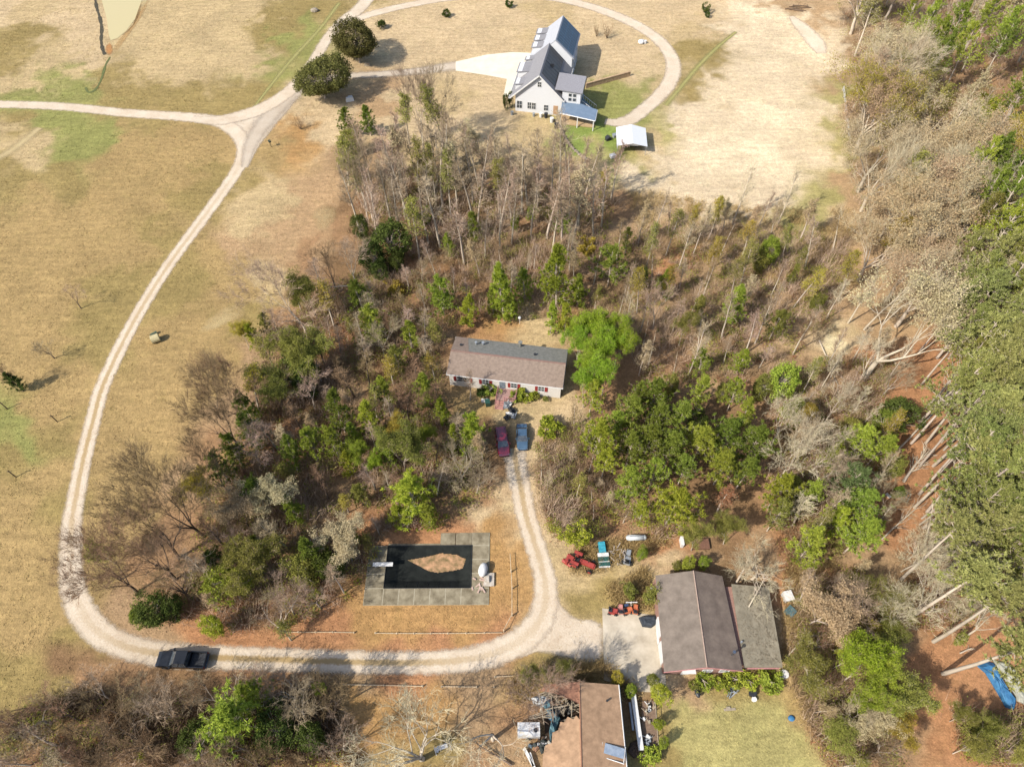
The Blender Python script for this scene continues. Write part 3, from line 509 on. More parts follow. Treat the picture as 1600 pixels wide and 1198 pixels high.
def roof_litter(name, quad, n, m, label, seed):
    rg = np.random.default_rng(seed); q = [np.array(P(*a)) for a in quad]; u, v = rg.random((n, 1))**.8, rg.random((n, 1)); C = (q[0]*(1-u)+q[1]*u)*(1-v)+(q[3]*(1-u)+q[2]*u)*v+np.array([0, 0, .03]); a = rg.uniform(0, 6.283, (n, 1)); l = rg.uniform(.06, .3, (n, 1)); d = np.concatenate([np.cos(a), np.sin(a), 0*a], 1); e = np.concatenate([-np.sin(a), np.cos(a), 0*a], 1)
    V = np.stack([C-d*l, C+d*l, C+e*.07], 1).reshape(-1, 3); me = npmesh(name, V, np.arange(3*n).reshape(-1, 3), 3); me.materials.append(m); o = bpy.data.objects.new(name, me); col.objects.link(o); finish(o, label, 'leaf litter', None, 'stuff')
roof_litter('roof_litter', [(1147, 914, 2.52), (1199, 918, 2.52), (1219, 1038, 2.52), (1167, 1038, 2.52)], 700, mat('grey_twig_litter', (186, 172, 146), (110, 98, 78), 4), 'leaf and twig litter on the flat-roofed extension', 3)
cp = MB(); q = [P(*a) for a in ((941, 950), (1030, 962), (1040, 1060), (1040, 1082), (1000, 1080), (944, 1062))]
cp.add([(v.x, v.y, .07) for v in q]+[(v.x, v.y, .0) for v in q], [tuple(range(5, -1, -1))]+[(i, (i+1) % 6, (i+1) % 6+6, i+6) for i in range(6)])
finish(cp.build('concrete_pad', mat('stained_concrete', (232, 218, 194), (190, 176, 152), .45, .9, detail=9)), kind='structure')

# ---------------------------------------------------------------- half-collapsed house, bottom centre
def collapsed():
    t = empty('collapsed_house', (7.7, 16, 0), 0, 'pink-tan roofed house with its upper left side caved in', 'house')
    def W(px, py, z): v = P(px, py, z); return (v.x-7.7, v.y-16, z)
    R = [W(905.3, 1064.7, 4.2), W(910, 1260, 4.2)]; E = [W(966.3, 1069.4, 3), W(985, 1260, 3)]
    a = MB(); a.slab([R[1], E[1], E[0], R[0]], .13); a.build('right_slope', SHCOL, t)
    pts = [(905.2, 1064.8, 4.2), (907.4, 1125, 4.2), (900, 1117, 4.05), (896, 1123, 4.0), (887, 1119, 3.9), (881, 1128, 3.78), (876, 1127, 3.7), (872, 1140, 3.6), (863, 1144, 3.5), (862, 1160, 3.4), (852, 1164, 3.25), (848, 1182, 3.0), (846, 1260, 3.0), (909.8, 1260, 4.2)]
    V = [W(*p) for p in pts[1:]]; a = MB(); a.slab(V[::-1], .13); a.build('left_slope', SHCOL, t)
    V = [W(*p) for p in ((905.2, 1064.8, 4.2), (906.6, 1100, 4.2), (890, 1092, 4.0), (872, 1084, 3.6), (856, 1080, 3.1), (842, 1079, 2.95), (852, 1069, 3.05), (878, 1066, 3.6))]
    a = MB(); a.slab(V, .12); a.build('broken_roof_edge', mat('rusty_shingles', (178, 128, 100), (140, 100, 80), 1.4, .92), t)
    a = MB(); a.tube((R[0][0], R[0][1], 4.22), (R[1][0], R[1][1], 4.22), .08, n=5); a.build('ridge_cap', mat('tan_ridge', (190, 140, 108), (164, 118, 92), 3), t)
    x0, x1, y0, y1 = E[0][0]-9.3, E[0][0]-.35, -14, R[0][1]-.4; w = MB()
    w.box(x1-.16, x1, y0, y1, 0, 2.85); w.box(x0+.5, x1-.163, y1-.16, y1, 0, 2.7); w.box(x0+.4, x0+.56, y0, -2.2, 0, 2.7); w.build('wall', mat('faded_siding', (206, 196, 176), (168, 158, 140), 3), t)
    a = MB(); a.box(x0+.57, x1-.17, y0, y1-.17, .02, .3); a.build('floor', mat('debris_floor', (104, 84, 66), (62, 50, 40), 2.5, .95, bump=.1), t)
    a = MB(); a.tube((E[0][0]+.05, E[0][1], 2.98), (E[1][0]+.05, E[1][1], 2.98), .08, n=4); a.build('gutter', TRIM, t)
    rg = random.Random(8); a = MB()
    for i in range(26):
        px, py = rg.uniform(846, 904), rg.uniform(1080, 1122); c = Vector(W(px, py, rg.uniform(1.2, 3.2))); an = rg.choice((.1, .25, 1.5, -.6)) + rg.uniform(-.25, .25); l = rg.uniform(.6, 1.7)
        a.tube(c-Vector((math.cos(an), math.sin(an), .15))*l, c+Vector((math.cos(an), math.sin(an), .1))*l, rg.uniform(.04, .08), n=4)
    a.build('broken_rafters', OLDWOOD, t)
    v = W(948.5, 1094, 3.6); a = MB(); a.tube((v[0], v[1], 3.2), (v[0], v[1], 3.8), .12, n=8); a.build('roof_vent', FRAMEK, t)
    return t
collapsed()
def lump(name, pix, r, z0, z1, m, label, cat, seed, group=None, n=14, rz=.25):
    "crumpled sheet over something: a wrinkled mound whose rim follows the given pixels"
    rg = random.Random(seed); ring = [P(a, b, z0) for a, b in pix]; c = sum(ring, Vector())/len(ring); k = len(ring); V = []; 
    for j, (s_, h) in enumerate(((1, 0), (.86, .7), (.55, .95), (.22, 1.05))):
        for q in ring: p = c+(q-c)*s_*rg.uniform(.93, 1.07); V.append((p.x, p.y, z0+(z1-z0)*h*rg.uniform(.7, 1.12)))
    V.append((c.x, c.y, z1)); V += [(q.x, q.y, max(0, z0-.25)) for q in ring]; fs = []
    for j in range(3): fs += [(j*k+i, j*k+(i+1) % k, (j+1)*k+(i+1) % k, (j+1)*k+i) for i in range(k)]
    fs += [(3*k+i, 3*k+(i+1) % k, 4*k) for i in range(k)]+[(4*k+1+i, 4*k+1+(i+1) % k, (i+1) % k, i) for i in range(k)]
    mb = MB(); mb.add(V, fs); o = mb.build(name, m); return finish(o, label, cat, group)

# ---------------------------------------------------------------- vehicles
def wheel(parent, x, y, r, w=.22):
    q = MB(); q.tube((x, y-w/2, r), (x, y+w/2, r), r, n=16); o = q.build('wheel', DARKM, parent)
    q = MB(); q.tube((x, y-w/2-.012, r), (x, y+w/2+.012, r), r*.58, n=12); q.build('rim', CHROME, o)
def car(loc, rz, L, W, Hh, paint, label, kind='van', hood=.26, boot=.04):
    "x forward; sections lofted along the length"
    t = empty({'van': 'minivan', 'car': 'parked_car'}[kind], loc, rz, label, 'car'); b = MB(); hz = Hh*.56
    def ring(x, w, z0, z1, k=.86): return [(x, -w/2, z0+.1), (x, -w/2, z1-.12), (x, -w/2*k, z1), (x, w/2*k, z1), (x, w/2, z1-.12), (x, w/2, z0+.1), (x, w/2*.9, z0), (x, -w/2*.9, z0)]
    S = [ring(-L/2, W*.84, .38, hz*.86), ring(-L/2+.15, W*.95, .24, hz), ring(-L*.25, W, .2, hz+.03), ring(L*.1, W, .2, hz+.02), ring(L*.5-L*hood, W*.99, .2, hz), ring(L/2-.5, W*.95, .22, hz*.86), ring(L/2-.12, W*.86, .26, hz*.76), ring(L/2, W*.68, .36, hz*.62)]
    V = [p for r_ in S for p in r_]; n = 8; fs = [(j*n+i, j*n+(i+1) % n, (j+1)*n+(i+1) % n, (j+1)*n+i) for j in range(len(S)-1) for i in range(n)]+[tuple(range(n))[::-1], tuple(range(len(V)-n, len(V)))]
    b.add(V, fs); b.build('body', paint, t, smooth=False)
    xa, xb = -L/2+L*boot+.1, L/2-L*hood; g = MB()
    base = [(xa, -W*.46, hz), (xb, -W*.46, hz-.02), (xb, W*.46, hz-.02), (xa, W*.46, hz)]; ft = xb-.75; rt = xa+(.22 if kind == 'van' else .7)
    top = [(rt, -W*.37, Hh-.06), (ft, -W*.37, Hh-.05), (ft, W*.37, Hh-.05), (rt, W*.37, Hh-.06)]
    g.add(base+top, [(3, 2, 1, 0), (4, 5, 6, 7), (0, 1, 5, 4), (1, 2, 6, 5), (2, 3, 7, 6), (3, 0, 4, 7)]); g.build('cabin_glass', GLASS, t)
    r_ = MB(); r_.slab([(rt-.04, -W*.385, Hh-.04), (ft+.05, -W*.375, Hh-.03), (ft+.05, W*.375, Hh-.03), (rt-.04, W*.385, Hh-.04)], .07); 
    for s in (-1, 1):
        for xx0, xx1 in ((xa+.02, rt), (xb-.02, ft), ((xa+xb)/2-.1, (rt+ft)/2)): r_.tube((xx0, s*W*.462, hz), (xx1, s*W*.375, Hh-.06), .045, n=4)
    r_.build('roof', paint, t)
    if kind == 'van':
        q = MB()
        for s in (-1, 1): q.tube((rt+.3, s*W*.31, Hh+.05), (ft-.2, s*W*.31, Hh+.05), .025, n=4)
        q.build('roof_rack', FRAMEK, t)
    for x in (-L*.29, L*.31):
        for y in (-W/2+.1, W/2-.1): wheel(t, x, y, .33)
    for s in (-1, 1):
        q = MB(); q.box(L/2-.22, L/2-.05, s*W*.33-.17, s*W*.33+.17, hz*.62, hz*.76); q.build('headlight', CHROME, t)
        q = MB(); q.box(-L/2-.01, -L/2+.1, s*W*.36-.12, s*W*.36+.12, hz*.66, hz*.86); q.build('tail_light', REDSH, t)
        q = MB(); q.box(xb-.55, xb-.38, s*(W/2+.08)-.09, s*(W/2+.08)+.09, hz, hz+.14); q.build('mirror', paint, t)
    q = MB(); q.box(L/2-.05, L/2+.05, -W*.36, W*.36, .3, .48); q.build('bumper', FRAMEK, t)
    return t
RED = mat('dark_red_car_paint', (150, 36, 56), (126, 28, 46), 1, .25, spec=.6, coat=1)
BLU = mat('blue_grey_car_paint', (84, 112, 136), (70, 96, 120), 1, .25, spec=.6, coat=1)
BLK = mat('black_car_paint', (20, 25, 30), (14, 18, 22), 1, .4, spec=.3, coat=.35)
v = P(785, 693); car((v.x, v.y, 0), math.radians(-82), 4.9, 1.9, 1.7, RED, 'dark red minivan parked nose to the lane below the mobile home', 'van')
v = P(816, 685); car((v.x, v.y, 0), math.radians(-89), 4.5, 1.75, 1.42, BLU, 'blue-grey saloon car parked right of the red minivan', 'car', .27, .14)
def pickup():
    v = P(288, 1033); L, W = 6.1, 2.0; t = empty('pickup_truck', (v.x, v.y, 0), math.radians(178), 'black pickup truck on the gravel lane at the lower left', 'truck')
    def ring(x, w, z0, z1, k=.9): return [(x, -w/2, z0), (x, -w/2, z1-.12), (x, -w/2*k, z1), (x, w/2*k, z1), (x, w/2, z1-.12), (x, w/2, z0)]
    b = MB(); S = [ring(.95, W, .45, 1.2), ring(1.5, W, .45, 1.22), ring(L/2-.5, W*.97, .45, 1.14), ring(L/2-.08, W*.9, .5, 1.02), ring(L/2, W*.8, .55, .9)]
    V = [p for r_ in S for p in r_]; n = 6; b.add(V, [(j*n+i, j*n+(i+1) % n, (j+1)*n+(i+1) % n, (j+1)*n+i) for j in range(4) for i in range(n)]+[tuple(range(n))[::-1], tuple(range(24, 30))])
    b.box(-1.0, .95, -W/2, W/2, .45, 1.2); b.box(.95, 1.5, -W/2, W/2, .451, 1.19); b.build('body', BLK, t)
    c = MB(); c.add([(-1.0, -.93, 1.2), (1.25, -.93, 1.2), (1.25, .93, 1.2), (-1.0, .93, 1.2), (-.85, -.74, 1.84), (.45, -.74, 1.84), (.45, .74, 1.84), (-.85, .74, 1.84)], [(3, 2, 1, 0), (4, 5, 6, 7), (0, 1, 5, 4), (1, 2, 6, 5), (2, 3, 7, 6), (3, 0, 4, 7)]); c.build('cab_glass', GLASS, t)
    c = MB(); c.slab([(-.9, -.76, 1.88), (.5, -.76, 1.88), (.5, .76, 1.88), (-.9, .76, 1.88)], .06)
    for s in (-1, 1):
        for a, d in ((-1.0, -.86), (.1, -.15), (1.25, .46)): c.tube((a, s*.935, 1.2), (d, s*.75, 1.84), .05, n=4)
    c.build('cab_roof', BLK, t)
    c = MB(); c.box(-L/2, -1.0, -W/2, -W/2+.13, .5, 1.2); c.box(-L/2, -1.0, W/2-.13, W/2, .5, 1.2); c.box(-L/2, -L/2+.1, -W/2+.13, W/2-.13, .5, 1.18); c.box(-1.1, -1.003, -W/2+.13, W/2-.13, .5, 1.2); c.build('bed_side', BLK, t)
    c = MB(); c.box(-L/2+.1, -1.1, -W/2+.13, W/2-.13, .6, .68); fl = c.build('bed_floor', mat('grey_bed_liner', (74, 76, 80), (52, 54, 58), 3), t)
    c = MB(); [c.box(-L/2+.1, -1.1, y-.03, y+.03, .681, .7) for y in (-.6, -.3, 0, .3, .6)]; c.build('bed_ribs', FRAMEK, fl)
    for x in (-1.95, 1.95):
        for y in (-W/2+.1, W/2-.1): wheel(t, x, y, .4, .27)
    for s in (-1, 1):
        c = MB(); c.box(L/2-.25, L/2-.03, s*.72-.16, s*.72+.16, .78, 1.0); c.build('headlight', CHROME, t)
        c = MB(); c.box(-L/2-.02, -L/2, s*.9-.08, s*.9+.08, .75, 1.1); c.build('tail_light', REDSH, t)
        c = MB(); c.box(.95, 1.13, s*1.12-.12, s*1.12+.12, 1.2, 1.42); c.build('mirror', BLK, t)
    c = MB(); c.box(L/2-.03, L/2+.1, -.85, .85, .45, .65); c.build('bumper', CHROME, t); c = MB(); c.box(-L/2-.14, -L/2-.02, -.9, .9, .45, .62); c.build('bumper', CHROME, t)
pickup()
def tractor(px, py, rz, s, paint, label):
    v = P(px, py); t = empty('tractor', (v.x, v.y, 0), rz, label, 'tractor'); q = MB()
    q.M = Matrix.Scale(s, 4)
    q.box(.2, 1.9, -.28, .28, .65, 1.15, .92); q.box(-.6, .2, -.35, .35, .6, .85); q.box(1.9, 2.0, -.24, .24, .6, 1.05); q.build('hood', paint, t)
    for x, r, w in ((-.55, .62, .34), (1.55, .38, .2)):
        for y in (-.72, .72):
            q = MB(); q.tube((x*s, (y-w/2)*s, r*s), (x*s, (y+w/2)*s, r*s), r*s, n=16); o = q.build('wheel', DARKM, t); q = MB(); q.tube((x*s, (y-w/2-.02)*s, r*s), (x*s, (y+w/2+.02)*s, r*s), r*.6*s, n=10); q.build('rim', paint, o)
            if x < 0: q = MB(); q.M = Matrix.Scale(s, 4); q.box(-1.1, 0, y-.2, y+.2, 1.22, 1.3); q.build('mudguard', paint, t)
    q = MB(); q.M = Matrix.Scale(s, 4); q.box(-.6, -.15, -.22, .22, .9, 1.0); q.box(-.66, -.58, -.22, .22, 1.0, 1.4); q.build('seat', DARKM, t)
    q = MB(); q.M = Matrix.Scale(s, 4); q.tube((.2, 0, 1.0), (-.05, 0, 1.45), .03); [q.tube((-.05+.0*i, .2*math.cos(i*.7), 1.45+.2*math.sin(i*.7)*.4), (-.05, .2*math.cos(i*.7+.7), 1.45+.2*math.sin(i*.7+.7)*.4), .02, n=4) for i in range(9)]; q.build('steering_wheel', FRAMEK, t)
    q = MB(); q.M = Matrix.Scale(s, 4); q.tube((1.0, .1, 1.1), (1.0, .1, 1.7), .035); q.build('exhaust_pipe', FRAMEK, t); return t
RUST = mat('sun_faded_red_paint', (196, 84, 74), (150, 56, 50), 3, .6)
tractor(906, 880, math.radians(-25), 1.05, RUST, 'faded red tractor on the grass edge left of the teal cart')
v = P(889, 876); q = MB(); q.box(-.7, .7, -.5, .5, .3, .7, .85); q.box(-.9, -.3, -.2, .2, .5, 1.1, .7); q.tube((-.5, -.7, .3), (-.5, .7, .3), .3, n=10); q.tube((.5, -.6, .25), (.5, .6, .25), .25, n=10)
finish(q.build('red_mower', RUST, loc=(v.x, v.y, 0), rz=.9), 'faded red mower hulk touching the left side of the red tractor', 'mower')

# ---------------------------------------------------------------- tree meshes (shared by all trees of a kind)
def seg_mesh(name, segs, n=3):
    S = np.array(segs, float); p, q, r0, r1 = S[:, 0:3], S[:, 3:6], S[:, 6], S[:, 7]; d = q-p; d /= np.linalg.norm(d, axis=1)[:, None]+1e-9
    ref = np.where(np.abs(d[:, 2:3]) < .9, [[0, 0, 1.]], [[1., 0, 0]]); a = np.cross(d, ref); a /= np.linalg.norm(a, axis=1)[:, None]; b = np.cross(d, a); V = []
    for c, r in ((p, r0), (q, r1)):
        for i in range(n): t = 2*math.pi*i/n; V.append(c+(a*math.cos(t)+b*math.sin(t))*r[:, None])
    V = np.stack(V, 1).reshape(-1, 3); base = np.arange(len(S))[:, None]*2*n
    fs = np.concatenate([np.stack([base[:, 0]+i, base[:, 0]+(i+1) % n, base[:, 0]+n+(i+1) % n, base[:, 0]+n+i], 1) for i in range(n)])
    return npmesh(name, V, fs, 4)
def rv(rg): return Vector((rg.gauss(0, 1), rg.gauss(0, 1), rg.gauss(0, 1))).normalized()
def limb(rg, p, d, l, r, k, out, up=.08, wob=.12, taper=.35):
    "curved limb; returns points along it"
    pts = [(p.copy(), d.copy(), r)]; n = k
    for i in range(n):
        d = (d+rv(rg)*wob+Vector((0, 0, up))).normalized(); q = p+d*(l/n); r2 = r*(1-(1-taper)*(i+1)/n)
        r1 = r*(1-(1-taper)*i/n); out.append((*p, *q, r1, r2)); p = q; pts.append((p.copy(), d.copy(), r2))
    return pts
def side(rg, d, ang):
    a = d.cross(rv(rg)).normalized(); return (d*math.cos(ang)+a*math.sin(ang)).normalized()
def gen_slim(seed, h, spread=.2, low=.3, dens=1.0, lean=.05):
    rg = random.Random(seed); T = []; B = []; tips = []
    tr = limb(rg, Vector((0, 0, -.1)), Vector((rg.gauss(0, lean), rg.gauss(0, lean), 1)).normalized(), h, .015*h+.02, 9, T, .05, .05, .18)
    n = int(h*3.4*dens)
    for i in range(n):
        t = low+(1-low)*((i+rg.random())/n); j = min(8, int(t*9)); f = t*9-j; p = tr[j][0].lerp(tr[j+1][0], f); d = tr[j][1]
        l = h*spread*(1.15-t*.8)*rg.uniform(.7, 1.25); b = limb(rg, p, side(rg, d, rg.uniform(.6, 1.0)), l, .045*(1.2-t*.5), 3, B, .16, .16)
        for k in range(7):
            q = b[rg.randint(1, 3)]; c = limb(rg, q[0], side(rg, q[1], rg.uniform(.5, .9)), l*rg.uniform(.3, .6), .022, 2, B, .1, .2, .6); tips.append(c[-1][0])
            for m_ in range(2):
                q2 = c[rg.randint(0, 2)]; e = limb(rg, q2[0], side(rg, q2[1], .7), l*rg.uniform(.18, .35), .017, 1, B, .05, .2, .6); tips.append(e[-1][0])
        tips.append(b[-1][0])
    return T, B, tips
def gen_spread(seed, h, wide=.55, lvl=5, first=.28, r0=.028, ang=.5):
    rg = random.Random(seed); T = []; B = []; tips = []
    tr = limb(rg, Vector((0, 0, -.1)), Vector((rg.gauss(0, .06), rg.gauss(0, .06), 1)).normalized(), h*first, r0*h, 3, T, .05, .06, .75)
    def grow(p, d, l, r, lv):
        out = T if lv >= lvl-2 else B; b = limb(rg, p, d, l, r, 3 if lv > 1 else 2, out, .07 if lv > 2 else .03, .16, .5)
        if lv <= 1:
            for m_ in range(4): q = b[rg.randint(0, 2)]; e = limb(rg, q[0], side(rg, q[1], rg.uniform(.3, .8)), l*rg.uniform(.5, 1.1), .015, 1, B, .04, .2, .5); tips.append(e[-1][0])
            return
        nc = 3 if lv > 3 else 3
        for i in range(nc):
            q = b[-1] if i < 2 else b[rg.randint(1, len(b)-1)]
            grow(q[0], side(rg, q[1], rg.uniform(ang*.5, ang*1.5)), l*rg.uniform(.55, .85), max(.016, q[2]*.72), lv-1)
    p, d, r = tr[-1]
    for i in range(rg.choice((3, 4, 5))): grow(p, side(rg, d, rg.uniform(wide*.6, wide*1.4)), h*.3, r*.62, lvl)
    return T, B, tips
def gen_shrub(seed, h, n=9):
    rg = random.Random(seed); T = []; B = []; tips = []
    for i in range(n):
        d = side(rg, Vector((0, 0, 1)), rg.uniform(.05, .55)); b = limb(rg, Vector((rg.gauss(0, .12), rg.gauss(0, .12), -.05)), d, h*rg.uniform(.6, 1.05), .03, 4, T, .05, .1, .4)
        for k in range(9):
            q = b[rg.randint(1, 4)]; c = limb(rg, q[0], side(rg, q[1], .6), h*rg.uniform(.18, .4), .02, 2, B, .05, .2, .6); tips.append(c[-1][0])
            e = limb(rg, c[1][0], side(rg, c[1][1], .7), h*rg.uniform(.1, .2), .015, 1, B, .05, .2, .6); tips.append(e[-1][0])
    return T, B, tips
def leaf_mesh(name, centres, n, rad, size, seed, flat=1.0, up=.25):
    "n small three-cornered leaves scattered about each centre"
    rg = np.random.default_rng(seed); C = np.repeat(np.asarray(centres, float), n, 0); m = len(C)
    off = rg.normal(size=(m, 3)); off /= np.linalg.norm(off, axis=1)[:, None]; off *= (rg.random((m, 1))**.5)*rad; off[:, 2] *= flat; C = C+off
    a = rg.normal(size=(m, 3)); a[:, 2] *= .6; a /= np.linalg.norm(a, axis=1)[:, None]; b = np.cross(a, rg.normal(size=(m, 3))+off*up); b /= np.linalg.norm(b, axis=1)[:, None]+1e-9
    s = size*rg.uniform(.6, 1.4, (m, 1)); V = np.stack([C-a*s*.5-b*s*.3, C+a*s*.6, C-a*s*.3+b*s*.55], 1).reshape(-1, 3)
    return npmesh(name, V, np.arange(3*m).reshape(-1, 3), 3)
def needle_mesh(name, tufts, n, l, w, seed):
    "pine tufts: n flat needle bundles fanning from each (point, direction)"
    rg = np.random.default_rng(seed); p = np.repeat(np.array([t[0] for t in tufts]), n, 0); d = np.repeat(np.array([t[1] for t in tufts]), n, 0); m = len(p)
    v = d*.55+rg.normal(size=(m, 3))*.62; v /= np.linalg.norm(v, axis=1)[:, None]; s = np.cross(v, rg.normal(size=(m, 3))); s /= np.linalg.norm(s, axis=1)[:, None]
    L_ = l*rg.uniform(.65, 1.2, (m, 1)); V = np.stack([p-s*w/2, p+s*w/2, p+v*L_+s*w*.25], 1).reshape(-1, 3)
    return npmesh(name, V, np.arange(3*m).reshape(-1, 3), 3)
def gen_pine(seed, h, rad, low=.12, dens=1.0, shape=1.0):
    rg = random.Random(seed); T = []; tufts = []
    tr = limb(rg, Vector((0, 0, -.1)), Vector((rg.gauss(0, .03), rg.gauss(0, .03), 1)).normalized(), h*.97, .013*h+.03, 8, T, .08, .03, .15); n = int(h*6*dens)
    for i in range(n):
        t = low+(1-low)*(i+rg.random())/n; j = min(7, int(t*8)); p = tr[j][0].lerp(tr[j+1][0], t*8-j); k = (t-low)/(1-low)
        l = rad*((1-k)**.75*.92+.14)*rg.uniform(.6, 1.25)*min(1, .62+k*2.0); a = rg.uniform(0, 2*math.pi); e = .15+.75*k
        d = Vector((math.cos(a)*math.cos(e), math.sin(a)*math.cos(e), math.sin(e))); b = limb(rg, p, d, l, .03, 3, T, .12, .1, .5)
        for q in b[1:]+[b[-1]]: tufts.append((tuple(q[0]), tuple(q[1])))
        for m_ in range(3):
            q = b[rg.randint(1, 3)]; c = limb(rg, q[0], side(rg, q[1], .8), l*.33, .018, 1, T, .15, .1, .6); tufts.append((tuple(c[-1][0]), tuple(c[-1][1])))
    return T, tufts
def gen_tall_pine(seed, h, rad, lo=.5):
    rg = random.Random(seed); T = []; tufts = []
    tr = limb(rg, Vector((0, 0, -.1)), Vector((rg.gauss(0, .03), rg.gauss(0, .03), 1)).normalized(), h*.95, .0105*h+.03, 8, T, .08, .02, .3)
    for i in range(34):
        t = lo+(1-lo)*(i+rg.random())/34; j = min(7, int(t*8)); p = tr[j][0].lerp(tr[j+1][0], t*8-j); k = (t-lo)/(1-lo); l = rad*(1.05-.75*k**1.5)*rg.uniform(.55, 1.15); a = rg.uniform(0, 6.283); e = .05+.8*k
        b = limb(rg, p, Vector((math.cos(a)*math.cos(e), math.sin(a)*math.cos(e), math.sin(e))), l, .06, 4, T, .1, .16, .4)
        for q in b[2:]: tufts.append((tuple(q[0]), tuple(q[1])))
        for m_ in range(7):
            q = b[rg.randint(1, 4)]; c = limb(rg, q[0], side(rg, q[1], .8), l*rg.uniform(.25, .45), .025, 2, T, .15, .15, .5)
            for z in c[1:]: tufts.append((tuple(z[0]), tuple(z[1])))
    return T, tufts
def gen_round(seed, h, rad, n=230, low=.1, squash=1.0):
    "clump centres on a lumpy dome, denser on the outside"
    rg = random.Random(seed); T = []; cs = []; lob = [(rv(rg), rg.uniform(.15, .45)) for _ in range(9)]; zc = h*(.5+low/2); rz = h*(.5-low/2)*squash
    tr = limb(rg, Vector((0, 0, -.1)), Vector((0, 0, 1)), h*.5, .02*h+.05, 3, T, .05, .08, .6)
    for i in range(n):
        v = rv(rg); k = 1
        for lv, lw in lob: k += lw*max(0, v.dot(lv))**4-.045
        k *= rg.uniform(.5, 1.0)**.4*rg.uniform(.9, 1.06); c = Vector((v.x*rad*k, v.y*rad*k, zc+v.z*rz*k)); cs.append(tuple(c))
        if i % 5 == 0: T.append((*tr[rg.randint(1, 3)][0], *c, .05, .02))
    return T, cs

BARK = leafmat('grey_bark', (220, 204, 184), (174, 158, 140), 0, .18, .01)
BARKP = leafmat('pale_bark', (228, 212, 188), (192, 174, 150), 0, .1, .008)
BARKD = leafmat('dark_bark', (140, 122, 106), (96, 82, 70), 0, .2, .01)
TWG = leafmat('grey_twigs', (216, 192, 160), (158, 134, 106), 0, .22, .02)
TWP = leafmat('pinkish_twigs', (224, 198, 170), (176, 146, 120), 0, .18, .02)
TWB = leafmat('brown_twigs', (184, 154, 120), (128, 102, 78), 0, .22, .02)
TWC = leafmat('cream_twigs', (244, 228, 192), (208, 188, 150), 0, .12, .01)
L_DARK = leafmat('dark_green_leaves', (110, 124, 62), (50, 64, 36), .3)
L_MID = leafmat('mid_green_needles', (168, 184, 80), (86, 108, 48), .35)
L_PINE = leafmat('pine_green_needles', (202, 214, 88), (104, 130, 52), .35)
L_LIME = leafmat('yellow_green_needles', (212, 220, 84), (124, 150, 50), .4)
L_NEW = leafmat('fresh_lime_leaves', (200, 226, 78), (118, 156, 46), .42, .12)
L_OLIVE = leafmat('olive_leaves', (184, 182, 92), (112, 116, 60), .35)
L_GREY = leafmat('grey_green_needles', (130, 150, 92), (74, 96, 62), .3)
L_BROWN = leafmat('brownish_olive_leaves', (134, 132, 76), (72, 70, 42), .3)
L_CREAM = leafmat('cream_buds', (242, 224, 178), (202, 180, 134), .35, .08)
L_TAN = leafmat('tan_buds', (238, 210, 164), (194, 164, 120), .3, .08)
L_GOLD = leafmat('mustard_leaves', (212, 192, 84), (150, 132, 56), .35)
L_RUST = leafmat('rusty_buds', (206, 150, 108), (150, 104, 76), .3)
L_TALL = leafmat('tall_pine_needles', (204, 206, 124), (104, 112, 62), .35, .1)

L_TALL2 = leafmat('darker_dusty_needles', (184, 190, 108), (92, 104, 56), .35, .12)  # darker dusty-green variant, handed to the tall pines at random
VAR = {}
def addvar(kind, T, crown, cname): VAR.setdefault(kind, []).append((seg_mesh('trunk', T, 5), crown, cname))
for i in range(8):
    T, B, tips = gen_slim(100+i, 11, .2+.02*(i % 3), .3 if i % 2 else .42); addvar('slim', T, seg_mesh('branches', B), 'branches')
    if i < 5: VAR.setdefault('slimbud', []).append((VAR['slim'][i][0], (VAR['slim'][i][1], leaf_mesh('buds', tips, 3, .35, .17, i)), 'branches'))
for i in range(5):
    T, B, tips = gen_spread(200+i, 11, .62, 5); addvar('spread', T, seg_mesh('branches', B), 'branches')
    VAR.setdefault('spreadbud', []).append((VAR['spread'][i][0], (VAR['spread'][i][1], leaf_mesh('buds', tips, 9, .6, .125, 50+i)), 'branches'))
for i in range(4):
    T, B, tips = gen_spread(250+i, 11, .5, 5, .35, .016, .42); addvar('airy', T, seg_mesh('branches', B), 'branches')
    VAR.setdefault('airyleaf', []).append((VAR['airy'][i][0], (VAR['airy'][i][1], leaf_mesh('leaves', tips, 16, .62, .17, 70+i)), 'branches'))
for i in range(5):
    T, B, tips = gen_shrub(300+i, 3.2, 9+i); addvar('bush', T, seg_mesh('branches', B), 'branches')
    VAR.setdefault('leafbush', []).append((VAR['bush'][i][0], (VAR['bush'][i][1], leaf_mesh('leaves', tips, 14, .35, .17, 90+i)), 'branches'))
for i in range(7):
    T, tu = gen_pine(400+i, 9, 2.6 if i < 4 else 2.0, .1); addvar('pine', T, needle_mesh('needles', tu, 19, .45, .105, i), 'needles')
for i in range(5):
    T, tu = gen_pine(440+i, 9, 3.2, .3, .95); addvar('fatpine', T, needle_mesh('needles', tu, 22, .48, .105, i), 'needles')
for i in range(6):
    T, tu = gen_tall_pine(480+i, 20, 4.1); addvar('tallpine', T, needle_mesh('needles', tu, 17, .42, .14, i), 'needles')
for i in range(3):
    T, tu = gen_tall_pine(470+i, 20, 3.2, .8); addvar('highpine', T, needle_mesh('needles', tu, 15, .42, .14, i), 'needles')
for i in range(4):
    T, B, tips = gen_spread(270+i, 16, .3, 6, .16, .016, .34); addvar('upright', T, seg_mesh('branches', B), 'branches')
for i in range(3):
    T, cs = gen_round(500+i, 9, 5.4, 520); addvar('oak', T, leaf_mesh('leaves', cs, 48, .8, .24, i), 'leaves')
for i in range(4):
    T, cs = gen_round(520+i, 7, 2.7, 170, .1); addvar('evergreen', T, leaf_mesh('leaves', cs, 34, .55, .2, i), 'leaves')
